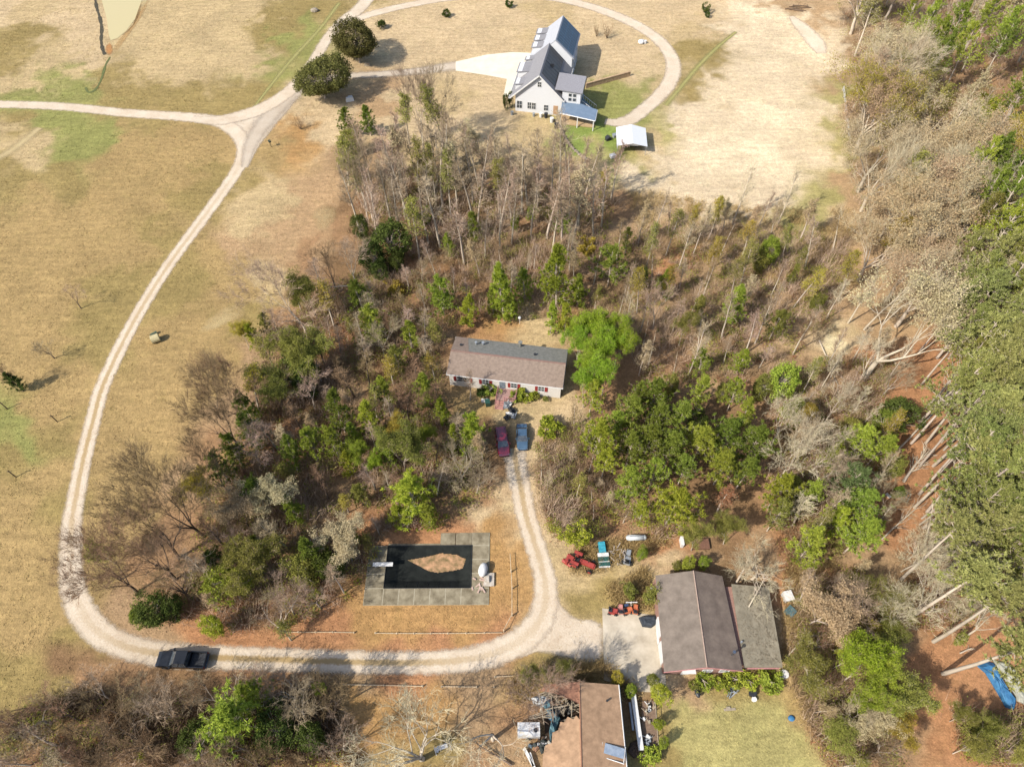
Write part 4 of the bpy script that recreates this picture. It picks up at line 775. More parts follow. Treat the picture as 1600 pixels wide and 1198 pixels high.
for i in range(3):
    T, cs = gen_round(540+i, 1.6, 1.0, 40, .02); addvar('shrub', T, leaf_mesh('leaves', cs, 26, .28, .16, i), 'leaves')
NATH = dict(slim=11, slimbud=11, spread=11, spreadbud=11, airy=11, airyleaf=11, bush=3.2, leafbush=3.2, pine=9, fatpine=9, tallpine=20, highpine=20, upright=16, oak=9, evergreen=7, shrub=1.6)
NAME = dict(slim='bare_tree', slimbud='budding_tree', spread='spreading_bare_tree', spreadbud='budding_tree', airy='bare_tree', airyleaf='leafing_tree', bush='bare_shrub', leafbush='leafy_shrub', pine='young_pine', fatpine='pine_tree', tallpine='tall_pine', highpine='tall_pine', upright='bare_tree', oak='broad_evergreen_tree', evergreen='evergreen_tree', shrub='shrub')
trng = random.Random(77); TREES = []
def put(kind, xy, h, leaf=None, bark=None, twig=None, desc='', label=None, group=None, wide=1.0, rot=None):
    i = trng.randrange(len(VAR[kind])); tm, cm, cn = VAR[kind][i]; s = h/NATH[kind]; rz = trng.uniform(0, 6.283) if rot is None else rot
    t = bpy.data.objects.new(NAME[kind], None); col.objects.link(t); t.location = (xy[0], xy[1], 0); t.rotation_euler = (trng.gauss(0, .02), trng.gauss(0, .02), rz); t.scale = (s*wide, s*wide, s); t.empty_display_size = .5
    def child(nm, me, m):
        if not me.materials: me.materials.append(m)
        o = bpy.data.objects.new(nm, me); col.objects.link(o); o.parent = t; o.material_slots[0].link = 'OBJECT'; o.material_slots[0].material = m
    child('trunk', tm, bark or BARK)
    if isinstance(cm, tuple): child('branches', cm[0], twig or TWG); child('leaves' if 'leaf' in kind else 'buds', cm[1], leaf)
    else: child(cn, cm, (twig or TWG) if cn == 'branches' else leaf)
    TREES.append(dict(o=t, kind=kind, xy=(xy[0], xy[1]), h=h, desc=desc, label=label, group=group)); return t
def crown_at(px, py, h, f=.6): v = P(px, py, h*f); return (v.x, v.y)

# ---------------------------------------------------------------- trees one can point at
LF = dict(B=L_BROWN, D=L_DARK, M=L_MID, P=L_PINE, L=L_LIME, N=L_NEW, O=L_OLIVE, G=L_GREY, C=L_CREAM, T=L_TAN, Y=L_GOLD, R=L_RUST, H=L_TALL)
LN = dict(B='brownish olive', D='dark green', M='deep green', P='mid green', L='yellow-green', N='bright lime', O='olive', G='grey-green', C='cream-budded', T='tan-budded', Y='mustard yellow', R='rusty', H='dusty green')
KN = dict(slim='slim bare tree', slimbud='slim budding tree', spread='wide bare tree', spreadbud='wide budding tree', airy='bare tree', airyleaf='leafing tree', bush='bare shrub', leafbush='leafy bush', pine='young pine', fatpine='full-crowned pine', tallpine='tall pine', highpine='tall pine', upright='tall many-limbed bare tree', oak='broad evergreen', evergreen='rounded evergreen', shrub='small shrub')
# kind, px, py, height, leaf, width factor; crown centre in the photograph
CR = """oak 555 60 9.6 B 1.02|oak 499 114 9.8 B 1.06
pine 540 186 7 M 1.12|pine 574 182 7.5 M 1.12|evergreen 548 215 7 O .8
evergreen 610 368 10 D 1.05|evergreen 582 396 8 D .9|evergreen 562 348 7 D .7|evergreen 620 402 6 D .8|evergreen 592 418 5.5 D .8
evergreen 470 580 9 D .85|pine 583 500 9 P 1.18|pine 690 455 9.5 P 1.01|pine 787 450 13 L .85|pine 770 467 7 P 0.9|pine 798 475 7 P 0.78|pine 873 425 14 L .85|pine 862 490 8 L 0.78|pine 885 492 8 L 0.78
fatpine 955 412 9 M 1.05|evergreen 1003 430 6 D .6|pine 1150 470 9 P 1.06|fatpine 1214 503 7.5 O .9|evergreen 1206 388 7 P .8|evergreen 1190 400 6 O .8
fatpine 925 618 8 L .8
fatpine 935 690 10.5 L 0.9|fatpine 945 722 8 L 0.72|fatpine 985 648 9.5 M 0.9|fatpine 1022 622 9.5 M 0.9|fatpine 1095 612 8 P 0.77|fatpine 1062 658 9.5 M 0.9|fatpine 985 700 9 M 0.85|fatpine 1012 690 9.5 M 0.9|fatpine 1048 700 9.5 M 0.85|fatpine 1095 690 9.5 P 0.9|fatpine 1135 680 10 M 0.95|fatpine 1180 695 10 M 0.95|fatpine 1130 725 9.5 P 0.95|fatpine 1165 735 8.5 M 0.81|fatpine 985 755 9 P 0.9|fatpine 1023 738 8.5 P 0.77|fatpine 1052 790 10 L 1.12|fatpine 1005 800 7 L .7|fatpine 1148 615 7.5 P 0.77|fatpine 960 665 8.5 P 0.72|fatpine 1030 655 9 M 0.81|fatpine 1000 620 8 M 0.72|fatpine 1070 730 8 M 0.72
evergreen 1225 590 7.5 P .95|evergreen 1195 600 6 O .8|evergreen 1050 600 6 O .6|evergreen 1095 660 6 D .8
pine 527 640 10 M .82|fatpine 484 690 8.5 P 0.78|fatpine 520 690 8.5 P 0.72|pine 551 676 7 P .82|pine 735 675 9 L 1.06|pine 706 682 8 L 0.78|pine 642 765 10 L 1.34|pine 625 800 6 L 1.01|pine 668 800 6.5 P 1.01
fatpine 400 770 9 M 0.81|evergreen 345 905 7.5 P .85|evergreen 330 975 6 L .6|evergreen 235 953 6.5 D 1.0|evergreen 215 960 5 M .7|evergreen 262 945 6 D .7|evergreen 465 888 7 O .8|pine 490 862 9.4 M .82|evergreen 515 880 7 D .8|pine 546 830 5.0 N .82|pine 380 635 8.8 M .82|pine 450 705 8.8 M .82|pine 415 505 6.6 O .82|pine 395 520 6.6 L .82|pine 660 605 8.5 P 1.01|pine 362 700 8.8 M .82|pine 340 725 8.8 M .82|evergreen 370 905 7 P .6|pine 388 668 8.8 M .82|evergreen 330 870 5 D .7
fatpine 362 1118 11 P 1.02|fatpine 392 1090 9 P 0.72|evergreen 425 1140 8 D .8|evergreen 500 1072 4 N .6|evergreen 300 1150 6 D .8|evergreen 480 1150 7 D .7
airyleaf 1342 1048 8 N .95|airyleaf 1355 1085 7 L .8|airyleaf 1375 1060 6.5 L .7|airyleaf 1320 1030 6.5 L .7
evergreen 1407 642 7 D 1.1|evergreen 1388 655 6 M .8|fatpine 1346 690 8.5 P .95|fatpine 1375 700 8 P .9|pine 1303 708 7 L 1.01|evergreen 1398 725 6 O .7|fatpine 1330 755 9.5 G .9|fatpine 1345 790 9 M 1.0|fatpine 1345 835 9.5 P 1.0|fatpine 1310 815 8 L .8|pine 1268 850 9 P 1.01|fatpine 1218 765 9 L .8|fatpine 1215 805 8 O .7|evergreen 1406 766 3 M .8|evergreen 1242 760 6 O .8|evergreen 1330 665 5 O .8
leafbush 906 836 5 L .8|evergreen 1004 862 3.2 P .7|evergreen 1078 880 3 P .9|evergreen 1100 876 3 P .8|evergreen 1060 884 2.2 O .9
evergreen 967 1058 3.6 Y .62|evergreen 987 1078 3.5 P .6|evergreen 1033 1082 4.5 L .75|evergreen 1020 1060 3.5 O .6|leafbush 1015 930 3 O .8|leafbush 985 925 2.5 O 1
shrub 1100 1062 1.6 P 1.2|shrub 1125 1067 1.5 P 1.2|shrub 1150 1060 1.7 P 1.3|shrub 1172 1063 1.5 L 1.2|shrub 1205 1062 2 P 1.4|shrub 1085 1070 1.3 O 1|evergreen 1030 1130 3 L .6|evergreen 1038 1160 3 P .6|shrub 1020 1178 1.8 P 1.2
shrub 766 606 1.9 M 1.3|shrub 822 612 2 L 1.4|shrub 808 616 1.8 P 1.2|shrub 838 618 1.2 O 1|shrub 852 622 1 O .9|shrub 752 612 1.4 D 1.2
shrub 858 668 3.4 L .9|shrub 856 655 2.4 L .8
shrub 596 36 2.2 D 1|shrub 697 19 2 D 1|shrub 795 4 2 D 1|shrub 1103 12 2.4 D .8|shrub 1106 22 1.5 D .8
evergreen 905 505 5 P .7|pine 1242 425 6 O .7|evergreen 830 330 5 P .5|evergreen 805 345 5 M .5|shrub 661 336 4 L .7|shrub 918 384 3.5 Y .8|shrub 618 448 3 Y .9|evergreen 860 330 4 O .6|evergreen 1280 470 5 O .7|evergreen 1130 610 5 O .6
tallpine 1470 45 17 P .95|tallpine 1450 20 17 P .9|tallpine 1500 30 18 P .95|tallpine 1520 62 17 P .9|tallpine 1480 75 17 M .8|tallpine 1555 15 18 P .9|tallpine 1590 35 18 P .9|tallpine 1575 55 16 M .8|tallpine 1430 5 16 P .8|tallpine 1600 135 19 M 1|tallpine 1570 235 19 M .95|tallpine 1600 250 19 M .9|tallpine 1545 245 18 P .9|tallpine 1555 285 19 P .9|tallpine 1590 300 20 M .9|evergreen 1545 168 9 L 1|tallpine 1580 340 20 P .95
leafbush 1500 1000 2 O 1|airyleaf 1535 1150 5 O .8|airyleaf 1590 1165 6 O .8|airyleaf 1500 1120 4 O .8|airyleaf 1510 1170 5 O .8
airyleaf 925 530 8 N .9|airyleaf 903 548 7 N .75|airyleaf 945 590 7.5 N .8|airyleaf 915 612 7 N .7|airyleaf 965 550 7.5 N .8|airyleaf 950 545 8 N .8|airyleaf 935 575 7.5 N .75|airyleaf 905 528 6 N .7|airyleaf 915 558 6.5 N .65|airyleaf 925 600 6.5 N .7|airyleaf 960 520 7.5 N .7|fatpine 940 505 7 P .7|airyleaf 912 585 5.5 N .6
pine 730 480 8 L 1|pine 640 520 8 P 1|pine 560 455 8 M 1.1|pine 620 555 7 O 1|pine 600 610 8 P 1|pine 575 650 8 L 1|pine 600 700 7 P 1|pine 540 720 7 L .82|pine 560 770 6 O 1|pine 690 640 7 L .9|pine 455 790 8 P .82|pine 405 850 7 P .82|pine 400 590 7 P .82|pine 820 440 8 P .9|pine 905 450 8 P .9|pine 740 350 7 M .9|pine 700 380 6 P 1|pine 1040 440 7 P .9|pine 1090 480 7 O 1|pine 1100 560 7 P .9|pine 1170 640 7 P 1|pine 880 340 7 M 1|pine 980 370 6 O 1|pine 1160 560 6 L 1|fatpine 1270 770 7 P .8|pine 1240 640 7 P 1
"""
for it in CR.replace('\n', '|').split('|'):
    if not it.strip(): continue
    k, x, y, h, lf, w = it.split(); h = float(h); put(k, crown_at(float(x), float(y), h, .62 if k != 'tallpine' else .8), h, LF[lf], BARK, TWG, LN[lf]+' '+KN[k], wide=float(w))
# the dense stand of tall pines along the right edge
for (x, y) in [(1550, 330), (1600, 390), (1560, 385), (1530, 420), (1580, 430), (1610, 460), (1545, 470), (1510, 500), (1580, 490), (1620, 520), (1540, 520), (1500, 545), (1560, 550), (1600, 570), (1520, 585), (1545, 605), (1580, 620), (1505, 630), (1620, 640), (1530, 655), (1560, 670), (1595, 695), (1510, 690), (1535, 720), (1570, 735), (1610, 750), (1525, 770), (1555, 790), (1590, 800), (1545, 825), (1580, 845), (1610, 850), (1606, 885), (1500, 740), (1490, 590), (1600, 330), (1520, 380), (1515, 815), (1497, 455)]:
    h = trng.uniform(16, 23); put('tallpine', crown_at(x+(24 if y > 540 else 10), y, h, .82), h, trng.choice((L_TALL, L_TALL, L_TALL2, L_TALL2, L_OLIVE)), BARK, None, 'dusty tall pine', wide=trng.uniform(.75, 1.05))
# big bare and budding trees placed by the foot of the trunk
FT = """upright 480 522 14 - 1.15|upright 319 838 17 - .9|upright 280 872 17 - .95|upright 275 905 15 - .9|upright 215 925 13 - 1|upright 190 905 10 - .9|upright 375 700 15 - .9|upright 400 640 12 - .9|upright 360 770 12 - .8|spread 300 935 8 - .9|upright 345 655 11 - .9|upright 385 665 13 - .8
spread 660 1185 10 - 1.3|upright 845 1110 9 - 1.1|spread 770 1155 10 - 1|spread 60 1110 7 - .8|airy 55 1160 7 - 1|spread 420 1110 8 - .9|spread 410 1200 8 - 1|spread 200 1120 7 - 1|spread 240 1170 8 - 1|airy 460 960 7 - 1.1|airy 500 950 7 - 1.1|spread 440 985 6 - 1.1
spread 1175 905 7.5 - 1.1|slim 1150 910 8 - 1.2|slim 1238 822 9 - 1.1|airy 1218 750 10 - 1|airy 1230 735 10 - 1|spread 1420 965 10 - 1|airy 1500 1000 11 - .9|airy 1340 600 8 - 1|spread 1445 860 8 - 1|spread 1470 870 7 - 1|airy 720 755 6 - 1.4|airy 745 770 6 - 1.3|spread 730 740 6 - 1.2
slim 1075 587 12 - .8|slim 1143 352 13 - .8|slim 1215 350 12 - .8|slim 1127 528 11 - .9|slim 975 527 11 - .9|slim 1060 420 10 - .8|slim 735 625 7 - 1|airy 1020 515 9 - .8|slim 1000 520 10 - .8|slim 1420 350 13 - .9|slim 1290 500 10 - .9|slim 1325 505 11 - .9|slim 1350 515 12 - 1|slim 563 362 15 - .9|slim 583 345 14 - .9
upright 661 225 16 - .7|upright 682 232 16 - .7|slim 695 235 12 - 1|upright 575 345 15 - .6|airy 30 612 5 - .8"""
for it in FT.replace('\n', '|').split('|'):
    k, x, y, h, lf, w = it.split(); v = P(float(x), float(y)); pale = (float(x) > 1140 or (600 < float(y) > 1000 and 600 < float(x) < 800))
    put(k, (v.x, v.y), float(h), None, BARKP if pale else BARKD if float(x) < 420 else BARK, TWC if pale else TWB if float(x) < 420 and float(y) > 600 else TWG, ('pale ' if pale else 'dark ' if float(x) < 420 else 'grey ')+KN[k], wide=float(w))
BT = """spreadbud 1385 150 14 C 1.0|spreadbud 1340 300 14 C 1.05|spreadbud 1410 270 15 C 1.05|spreadbud 1450 380 15 T 1.1|spreadbud 1400 510 14 C 1|spreadbud 1340 440 12 T 1|upright 1350 345 16 C .9|spreadbud 1480 540 13 T .9|spreadbud 1350 592 17 C 1.15|spreadbud 1390 395 15 T 1.1|spreadbud 1345 330 14 C .95|spreadbud 1365 215 14 C 1.0|spreadbud 1420 420 16 T 1.0|spreadbud 1460 480 15 C 1|spreadbud 1385 470 13 T .9|spreadbud 1430 300 15 T .9|slimbud 1370 420 13 Y 1|slimbud 1310 470 10 Y 1|slimbud 1240 480 9 Y 1|airyleaf 1240 668 5 Y .8|spreadbud 1235 690 6 T .8
slimbud 1120 350 7 Y 1.2|slimbud 1110 420 7 Y 1.3|slimbud 1160 400 7 Y 1.2|slimbud 940 330 9 Y 1|slimbud 1040 470 8 Y 1|slimbud 760 280 10 C 1.2|slimbud 735 260 10 C 1.2|slimbud 455 1000 5 O 1.4|spreadbud 1370 950 6 O 1.1|spreadbud 1340 960 6 O 1|slimbud 590 660 7 O 1.2|slimbud 695 238 15 O .9|slimbud 640 225 12 O 1|slimbud 560 300 12 O 1.2|slimbud 545 290 10 O 1.2|slimbud 430 580 8 O 1.2|slimbud 405 640 9 Y 1.2|slimbud 615 600 7 Y 1.2|airyleaf 1365 1010 5 O .9|slimbud 545 800 5 Y 1.2|airyleaf 565 730 5 L .8|airyleaf 590 740 4 N .7|airyleaf 670 700 5 L .8|airyleaf 180 880 5 L .7|airyleaf 1060 540 7 O .6|airyleaf 1080 860 6 O .8|airyleaf 1130 850 6 O .8|slimbud 1120 800 8 R 1.1|airyleaf 390 545 5 Y .8|airyleaf 820 1065 4 O .8|airyleaf 880 1050 3.5 O .9|airyleaf 850 1060 3.5 O .9"""
for it in BT.replace('\n', '|').split('|'):
    k, x, y, h, lf, w = it.split(); v = P(float(x), float(y)); pale = lf in 'CT'
    put(k, (v.x, v.y), float(h), LF[lf], BARKP if pale else BARK, TWC if pale else TWG, LN[lf]+' '+KN[k], wide=float(w))
for x, y, h in ((470, 202, 2.4), (932, 57, 2.2), (948, 60, 2.8)):
    v = P(x, y); put('bush', (v.x, v.y), h, None, BARKD, TWB, 'isolated bare shrub on the lawn', wide=1.3)
for x, y, h in ((127, 482, 4.5), (85, 560, 4.2)):
    v = P(x, y); put('spread', (v.x, v.y), h, None, BARKD, TWG, 'small bare orchard tree', wide=.9)
v = P(18, 612); put('pine', crown_at(20, 594, 5), 5, L_DARK, BARKD, None, 'low dark cedar', wide=1.25)

# ---------------------------------------------------------------- the many thin trees of the woods
def inside(x, y, poly):
    c = False; n = len(poly)
    for i in range(n):
        (x0, y0), (x1, y1) = poly[i], poly[(i+1) % n]
        if (y0 > y) != (y1 > y) and x < (x1-x0)*(y-y0)/(y1-y0)+x0: c = not c
    return c
placed = [t['xy'] for t in TREES]
def scatter(poly, n, mind, fn, keep=True, seed=0):
    rg = random.Random(seed); W = [P(*q) for q in poly]; xs = [w.x for w in W]; ys = [w.y for w in W]; pw = [(w.x, w.y) for w in W]; out = []; tries = 0; loc = []
    while len(out) < n and tries < n*60:
        tries += 1; x, y = rg.uniform(min(xs), max(xs)), rg.uniform(min(ys), max(ys))
        if not inside(x, y, pw): continue
        ref = placed if keep else loc
        if any((x-a)**2+(y-b_)**2 < mind*mind for a, b_ in (ref if keep else ref[-60:])): continue
        (placed if keep else loc).append((x, y)); out.append((x, y)); fn(x, y, rg)
    return out
R_N = [(545, 370), (560, 300), (620, 275), (720, 285), (830, 290), (900, 285), (965, 315), (950, 365), (860, 400), (700, 420), (600, 400)]
R_W = [(470, 480), (560, 430), (700, 430), (715, 505), (690, 530), (690, 640), (755, 690), (765, 790), (690, 820), (600, 835), (565, 930), (430, 985), (330, 985), (240, 965), (300, 880), (330, 760), (400, 620)]
R_E = [(700, 420), (960, 365), (1200, 350), (1330, 390), (1300, 500), (1240, 600), (1000, 600), (970, 500), (880, 500), (720, 500)]
R_R = [(1200, 620), (1300, 560), (1390, 570), (1370, 700), (1360, 850), (1230, 890), (1200, 740)]
R_L = [(840, 700), (900, 655), (960, 770), (1080, 840), (970, 835), (860, 845), (840, 780)]
R_B = [(130, 1085), (250, 1100), (360, 1100), (510, 1072), (530, 1110), (570, 1198), (0, 1198), (20, 1120)]
R_BR = [(1240, 920), (1340, 890), (1390, 980), (1400, 1198), (1290, 1198), (1240, 1080)]
R_X = [(1400, 860), (1530, 840), (1550, 950), (1430, 1000)]; R_Z = [(1490, 1110), (1620, 1130), (1620, 1198), (1500, 1180)]
R_T = [(1305, -20), (1620, -20), (1620, 420), (1520, 540), (1440, 480), (1330, 330), (1318, 140)]
def slimf(h0, h1, barks, twigs, kinds, desc, wide=(.75, 1.1)):
    def f(x, y, rg):
        k = rg.choice(kinds); lf = rg.choice('COYTO') if 'bud' in k or 'leaf' in k else None; ti = rg.randrange(len(twigs)); h = rg.uniform(h0, h1)
        put(k, (x, y), h, LF[lf] if lf else None, barks[ti % len(barks)], twigs[ti], (LN[lf]+' ' if lf else desc)+KN[k], wide=rg.uniform(*wide))
    return f
scatter(R_N, 62, 2.3, slimf(11.5, 16.5, [BARKP, BARK], [TWP, TWG, TWP], ['slim']*6+['slimbud'], 'pinkish-grey '), seed=1)
scatter(R_W, 78, 2.2, slimf(5, 9, [BARK, BARKD], [TWG, TWB, TWP], ['slim']*5+['slimbud', 'airy', 'airyleaf'], 'brownish ', (.9, 1.4)), seed=2)
scatter(R_E, 62, 2.4, slimf(6, 10.5, [BARK, BARKP], [TWG, TWB, TWP], ['slim']*6+['slimbud', 'slimbud'], 'grey '), seed=3)
scatter(R_R, 26, 2.5, slimf(6, 10, [BARKP, BARK], [TWC, TWG], ['slim', 'slim', 'slimbud', 'airy'], 'pale '), seed=4)
scatter(R_L, 14, 1.8, slimf(4, 7, [BARK, BARKD], [TWB, TWG], ['slim', 'slim', 'slimbud'], 'brown ', (1, 1.4)), seed=5)
scatter(R_B, 26, 2.3, slimf(5, 8, [BARKD, BARK], [TWB, TWG], ['slim', 'spread', 'airy'], 'dark ', (1, 1.4)), seed=6)
scatter(R_BR, 20, 2.0, slimf(4, 7, [BARK, BARKP], [TWG, TWC, TWB], ['airy', 'slim', 'airyleaf', 'slimbud'], 'straggly ', (1, 1.4)), seed=7)
scatter(R_X, 9, 2.2, slimf(5, 9, [BARKP], [TWC, TWG], ['spread', 'airy', 'upright'], 'pale ', (.8, 1.1)), seed=11)
scatter(R_T, 60, 3.0, slimf(12, 17, [BARKP, BARK], [TWC, TWC, TWG], ['slim']*4+['slimbud', 'spreadbud', 'upright'], 'tall pale ', (.85, 1.2)), seed=8)

# ---------------------------------------------------------------- undergrowth that nobody could count
def undergrowth(name, polys, n, hh, m, label, seed, blades=26, w=.05, leafy=False):
    rg = np.random.default_rng(seed); pts = []
    for poly, share in polys:
        scatter(poly, int(n*share), 0, lambda x, y, r: pts.append((x, y)), keep=False, seed=seed*13+len(pts))
    p = np.array(pts); p = p[vnoise(p[:, 0], p[:, 1], 4, seed+9) > .33]; sc_ = .45+1.1*vnoise(p[:, 0], p[:, 1], 7, seed+20); k = blades
    C = np.repeat(p, k, 0); S = np.repeat(sc_, k)[:, None]; mm = len(C); base = C+rg.normal(size=(mm, 2))*.45*S; b = np.concatenate([base, np.zeros((mm, 1))], 1)
    if leafy:
        z = rg.random((mm, 1))**.7*hh*S; c = b+np.concatenate([rg.normal(size=(mm, 2))*.2, z], 1); a = rg.normal(size=(mm, 3)); a[:, 2] *= .4; a /= np.linalg.norm(a, axis=1)[:, None]; q = np.cross(a, rg.normal(size=(mm, 3))); q /= np.linalg.norm(q, axis=1)[:, None]
        s = w*rg.uniform(.6, 1.4, (mm, 1)); V = np.stack([c-a*s*.5-q*s*.3, c+a*s*.6, c-a*s*.3+q*s*.55], 1).reshape(-1, 3)
    else:
        d = rg.normal(size=(mm, 3))*.5; d[:, 2] = np.abs(d[:, 2])+.75; d /= np.linalg.norm(d, axis=1)[:, None]; l = hh*S*rg.uniform(.4, 1.2, (mm, 1)); st = rg.random((mm, 1))*l*.5
        s = np.cross(d, rg.normal(size=(mm, 3))); s /= np.linalg.norm(s, axis=1)[:, None]; o_ = b+d*st; V = np.stack([o_-s*w/2, o_+s*w/2, o_+d*l+rg.normal(size=(mm, 3))*.12], 1).reshape(-1, 3)
    me = npmesh(name, V, np.arange(3*mm).reshape(-1, 3), 3); me.materials.append(m); o = bpy.data.objects.new(name, me); col.objects.link(o); return finish(o, label, 'undergrowth', None, 'stuff')
POL = [(R_N, .1), (R_W, .3), (R_E, .2), (R_R, .1), (R_L, .06), (R_B, .05), (R_BR, .08), (R_T, .2), (R_X, .015), (R_Z, .05)]
undergrowth('brown_brush', POL, 4600, 1.5, TWB, 'brown leafless brush filling the floor of the woods', 31, 34, .05)
undergrowth('grey_brush', POL, 3200, 2.0, TWP, 'greyish twiggy brush among the thin trees', 32, 30, .045)
undergrowth('olive_undergrowth', POL, 1900, 1.8, L_OLIVE, 'olive-green leafy undergrowth scattered through the woods', 33, 60, .17, True)
undergrowth('rusty_undergrowth', POL, 900, .8, L_RUST, 'rusty brown leaf clumps on the forest floor', 34, 60, .15, True)
undergrowth('green_undergrowth', POL, 620, 1.4, L_LIME, 'fresh green leafy undergrowth in small patches', 35, 70, .16, True)
undergrowth('shade_darkened_brush', [(R_B, 1.0)], 900, 1.7, leafmat('tree_shaded_brown_twigs', (142, 116, 92), (94, 74, 58), 0, .2, .01), 'dark brown brush in the lower left woods, tree shade put into its colour', 37, 36, .05)  # brown twigs darkened further to carry the trees' shade in their colour
EDGE = [([(980, 300), (1240, 330), (1330, 330), (1335, 470), (1220, 450), (1010, 390)], .55), ([(790, 1055), (945, 1040), (1000, 1085), (960, 1090), (850, 1062), (800, 1090)], .2), ([(950, 920), (1010, 890), (1025, 950), (960, 950)], .1), ([(1225, 890), (1300, 860), (1330, 960), (1250, 1060), (1225, 1050)], .25), ([(850, 860), (1050, 835), (1060, 850), (900, 900)], .15)]
undergrowth('field_edge_grass', EDGE, 2300, .8, leafmat('straw_grass', (226, 200, 140), (180, 156, 98), .3), 'tall straw-coloured grass along the edges of the clearings', 36, 30, .06)

# ---------------------------------------------------------------- covered swimming pool
def pool():
    X0, X1, Y0, Y1 = -17.1, -5.6, 33.0, 38.95; t = empty('swimming_pool', (0, 0, 0), 0, 'rectangular swimming pool under a torn black cover, in a square concrete surround', 'pool')
    t.location = (-11.3, 36, 0); ox, oy = 11.3, -36
    d = MB(); x = X0+ox; X = X1+ox; y = Y0+oy; Y = Y1+oy; gx = .04
    def pan(x0, x1, y0, y1): d.box(x0+.05, x1-.05, y0+.05, y1-.05, .0, .12)
    dy0 = 30.75+oy; dx1 = -3.2+ox; w = (X-x)/5.6
    xs = [-19.6+ox]+[x+i*2.05 for i in range(6)]+[dx1]
    for i in range(len(xs)-1): pan(xs[i], xs[i+1], dy0, y)
    for k in range(3): pan(X, dx1, y+k*1.98, y+(k+1)*1.98)
    pan(-7.9+ox, X, Y, Y+1.9); pan(X, dx1, Y, Y+1.9); pan(-10.0+ox, -7.9+ox, Y, Y+1.9)
    for k in range(3): pan(xs[0], x, y+k*1.98, y+(k+1)*1.98)
    d.box(x, -10+ox, Y+.03, Y+.3, 0, .12); d.build('surround', CONC, t)
    j = MB(); j.box(xs[0], dx1, dy0, Y+1.9, 0, .06) if False else None
    j.box(xs[0], dx1, dy0+.03, y, .0, .116); j.box(X, dx1, y+.001, Y+1.87, 0, .116); j.box(xs[0], x, y+.001, Y, 0, .116); j.build('joint', mat('pale_joint', (206, 196, 170), (168, 158, 132), 4), t)
    # sagging cover: grid with a dip and a ragged hole
    nx, ny = 126, 64; rg = np.random.default_rng(5); V = []; hole = [(2.7, 4.25), (5, 4.65), (7.2, 5.1), (9.5, 4.9), (10.7, 4.2), (10.3, 3.0), (8.8, 2.7), (6.9, 2.45), (5.6, 2.7), (4.2, 3.5)]
    for jy in range(ny+1):
        for ix in range(nx+1):
            u, v = ix/nx, jy/ny; e = min(u, 1-u)*11.5; g = min(v, 1-v)*5.95; s = min(1, e/1.6)*min(1, g/1.3); V.append((x+u*(X-x), y+v*(Y-y), .17-.95*s))
    fs = []
    for jy in range(ny):
        for ix in range(nx):
            cx, cy = (ix+.5)/nx*11.5, (jy+.5)/ny*5.95
            if inside(cx, cy, hole): continue
            a = jy*(nx+1)+ix; fs.append((a, a+1, a+nx+2, a+nx+1))
    m = MB(); m.add(V, fs); c = m.build('cover', mat('black_pool_cover', (50, 53, 50), (32, 35, 33), .8, .9, bump=.05, spec=.08), t)
    m = MB()
    for k in range(1, 8): m.tube((x+k*1.44, y, .2), (x+k*1.44, y+1.1, -.62), .02, n=4)
    for q in ((x, y, x, Y), (x, y, X, y), (X, y, X, Y), (x, Y, X, Y)): m.tube((q[0], q[1], .19), (q[2], q[3], .19), .05, n=4)
    m.build('cover_strap', FRAMEK, c)
    m = MB(); m.box(x+.1, X-.1, y+.1, Y-.1, -1.5, -.8); m.build('leaf_sludge', mat('leaf_filled_bottom', (226, 176, 134), (118, 106, 66), 1.3, .95, bump=.1), t)
pool()
def thing(mb, name, m, px, py, label, cat, z=0, rz=0, group=None, smooth=False):
    v = P(px, py); o = mb.build(name, m, loc=(v.x, v.y, z), rz=rz, smooth=smooth); return finish(o, label, cat, group)
v = P(601, 884); t = empty('diving_board', (v.x, v.y, 0), 0, 'white diving board over the left end of the covered pool', 'diving board')
q = MB(); q.box(-1.5, 1.2, -.27, .27, .58, .66); q.build('board', TRIM, t); q = MB(); q.box(-1.3, -.9, -.22, .22, .12, .575); q.build('stand', STEEL, t); q = MB(); q.box(-.2, 0, -.22, .22, .12, .575); q.build('stand', STEEL, t)
q = MB(); q.ball((0, 0, .75), 1.0, .62, .72, n=14, m=8); thing(q, 'water_tank', TRIM, 755, 893, 'white rounded tank on the concrete right of the covered pool', 'tank', rz=1.35, smooth=True)
q = MB(); q.box(-.7, .7, -.9, .9, .12, .3); q.box(-.5, .1, -.5, .4, .3, .7, .8); thing(q, 'pump_base', mat('cracked_white_slab', (226, 218, 204), (176, 160, 140), 3), 764, 906, 'cracked pale slab with pump gear beside the white tank', 'pump')
rg = random.Random(3)
for i in range(11):
    q = MB(); a = rg.uniform(0, 3); l = rg.uniform(.2, .5); q.box(-l, l, -.1, .1, 0, .08); thing(q, 'broken_board', mat('pale_pink_boards', (230, 206, 190), (196, 160, 140), 4), rg.uniform(738, 762), rg.uniform(900, 924), 'one of the short broken boards strewn below the white tank', 'board', z=.13+i*.012, rz=a, group='broken boards below the white tank')

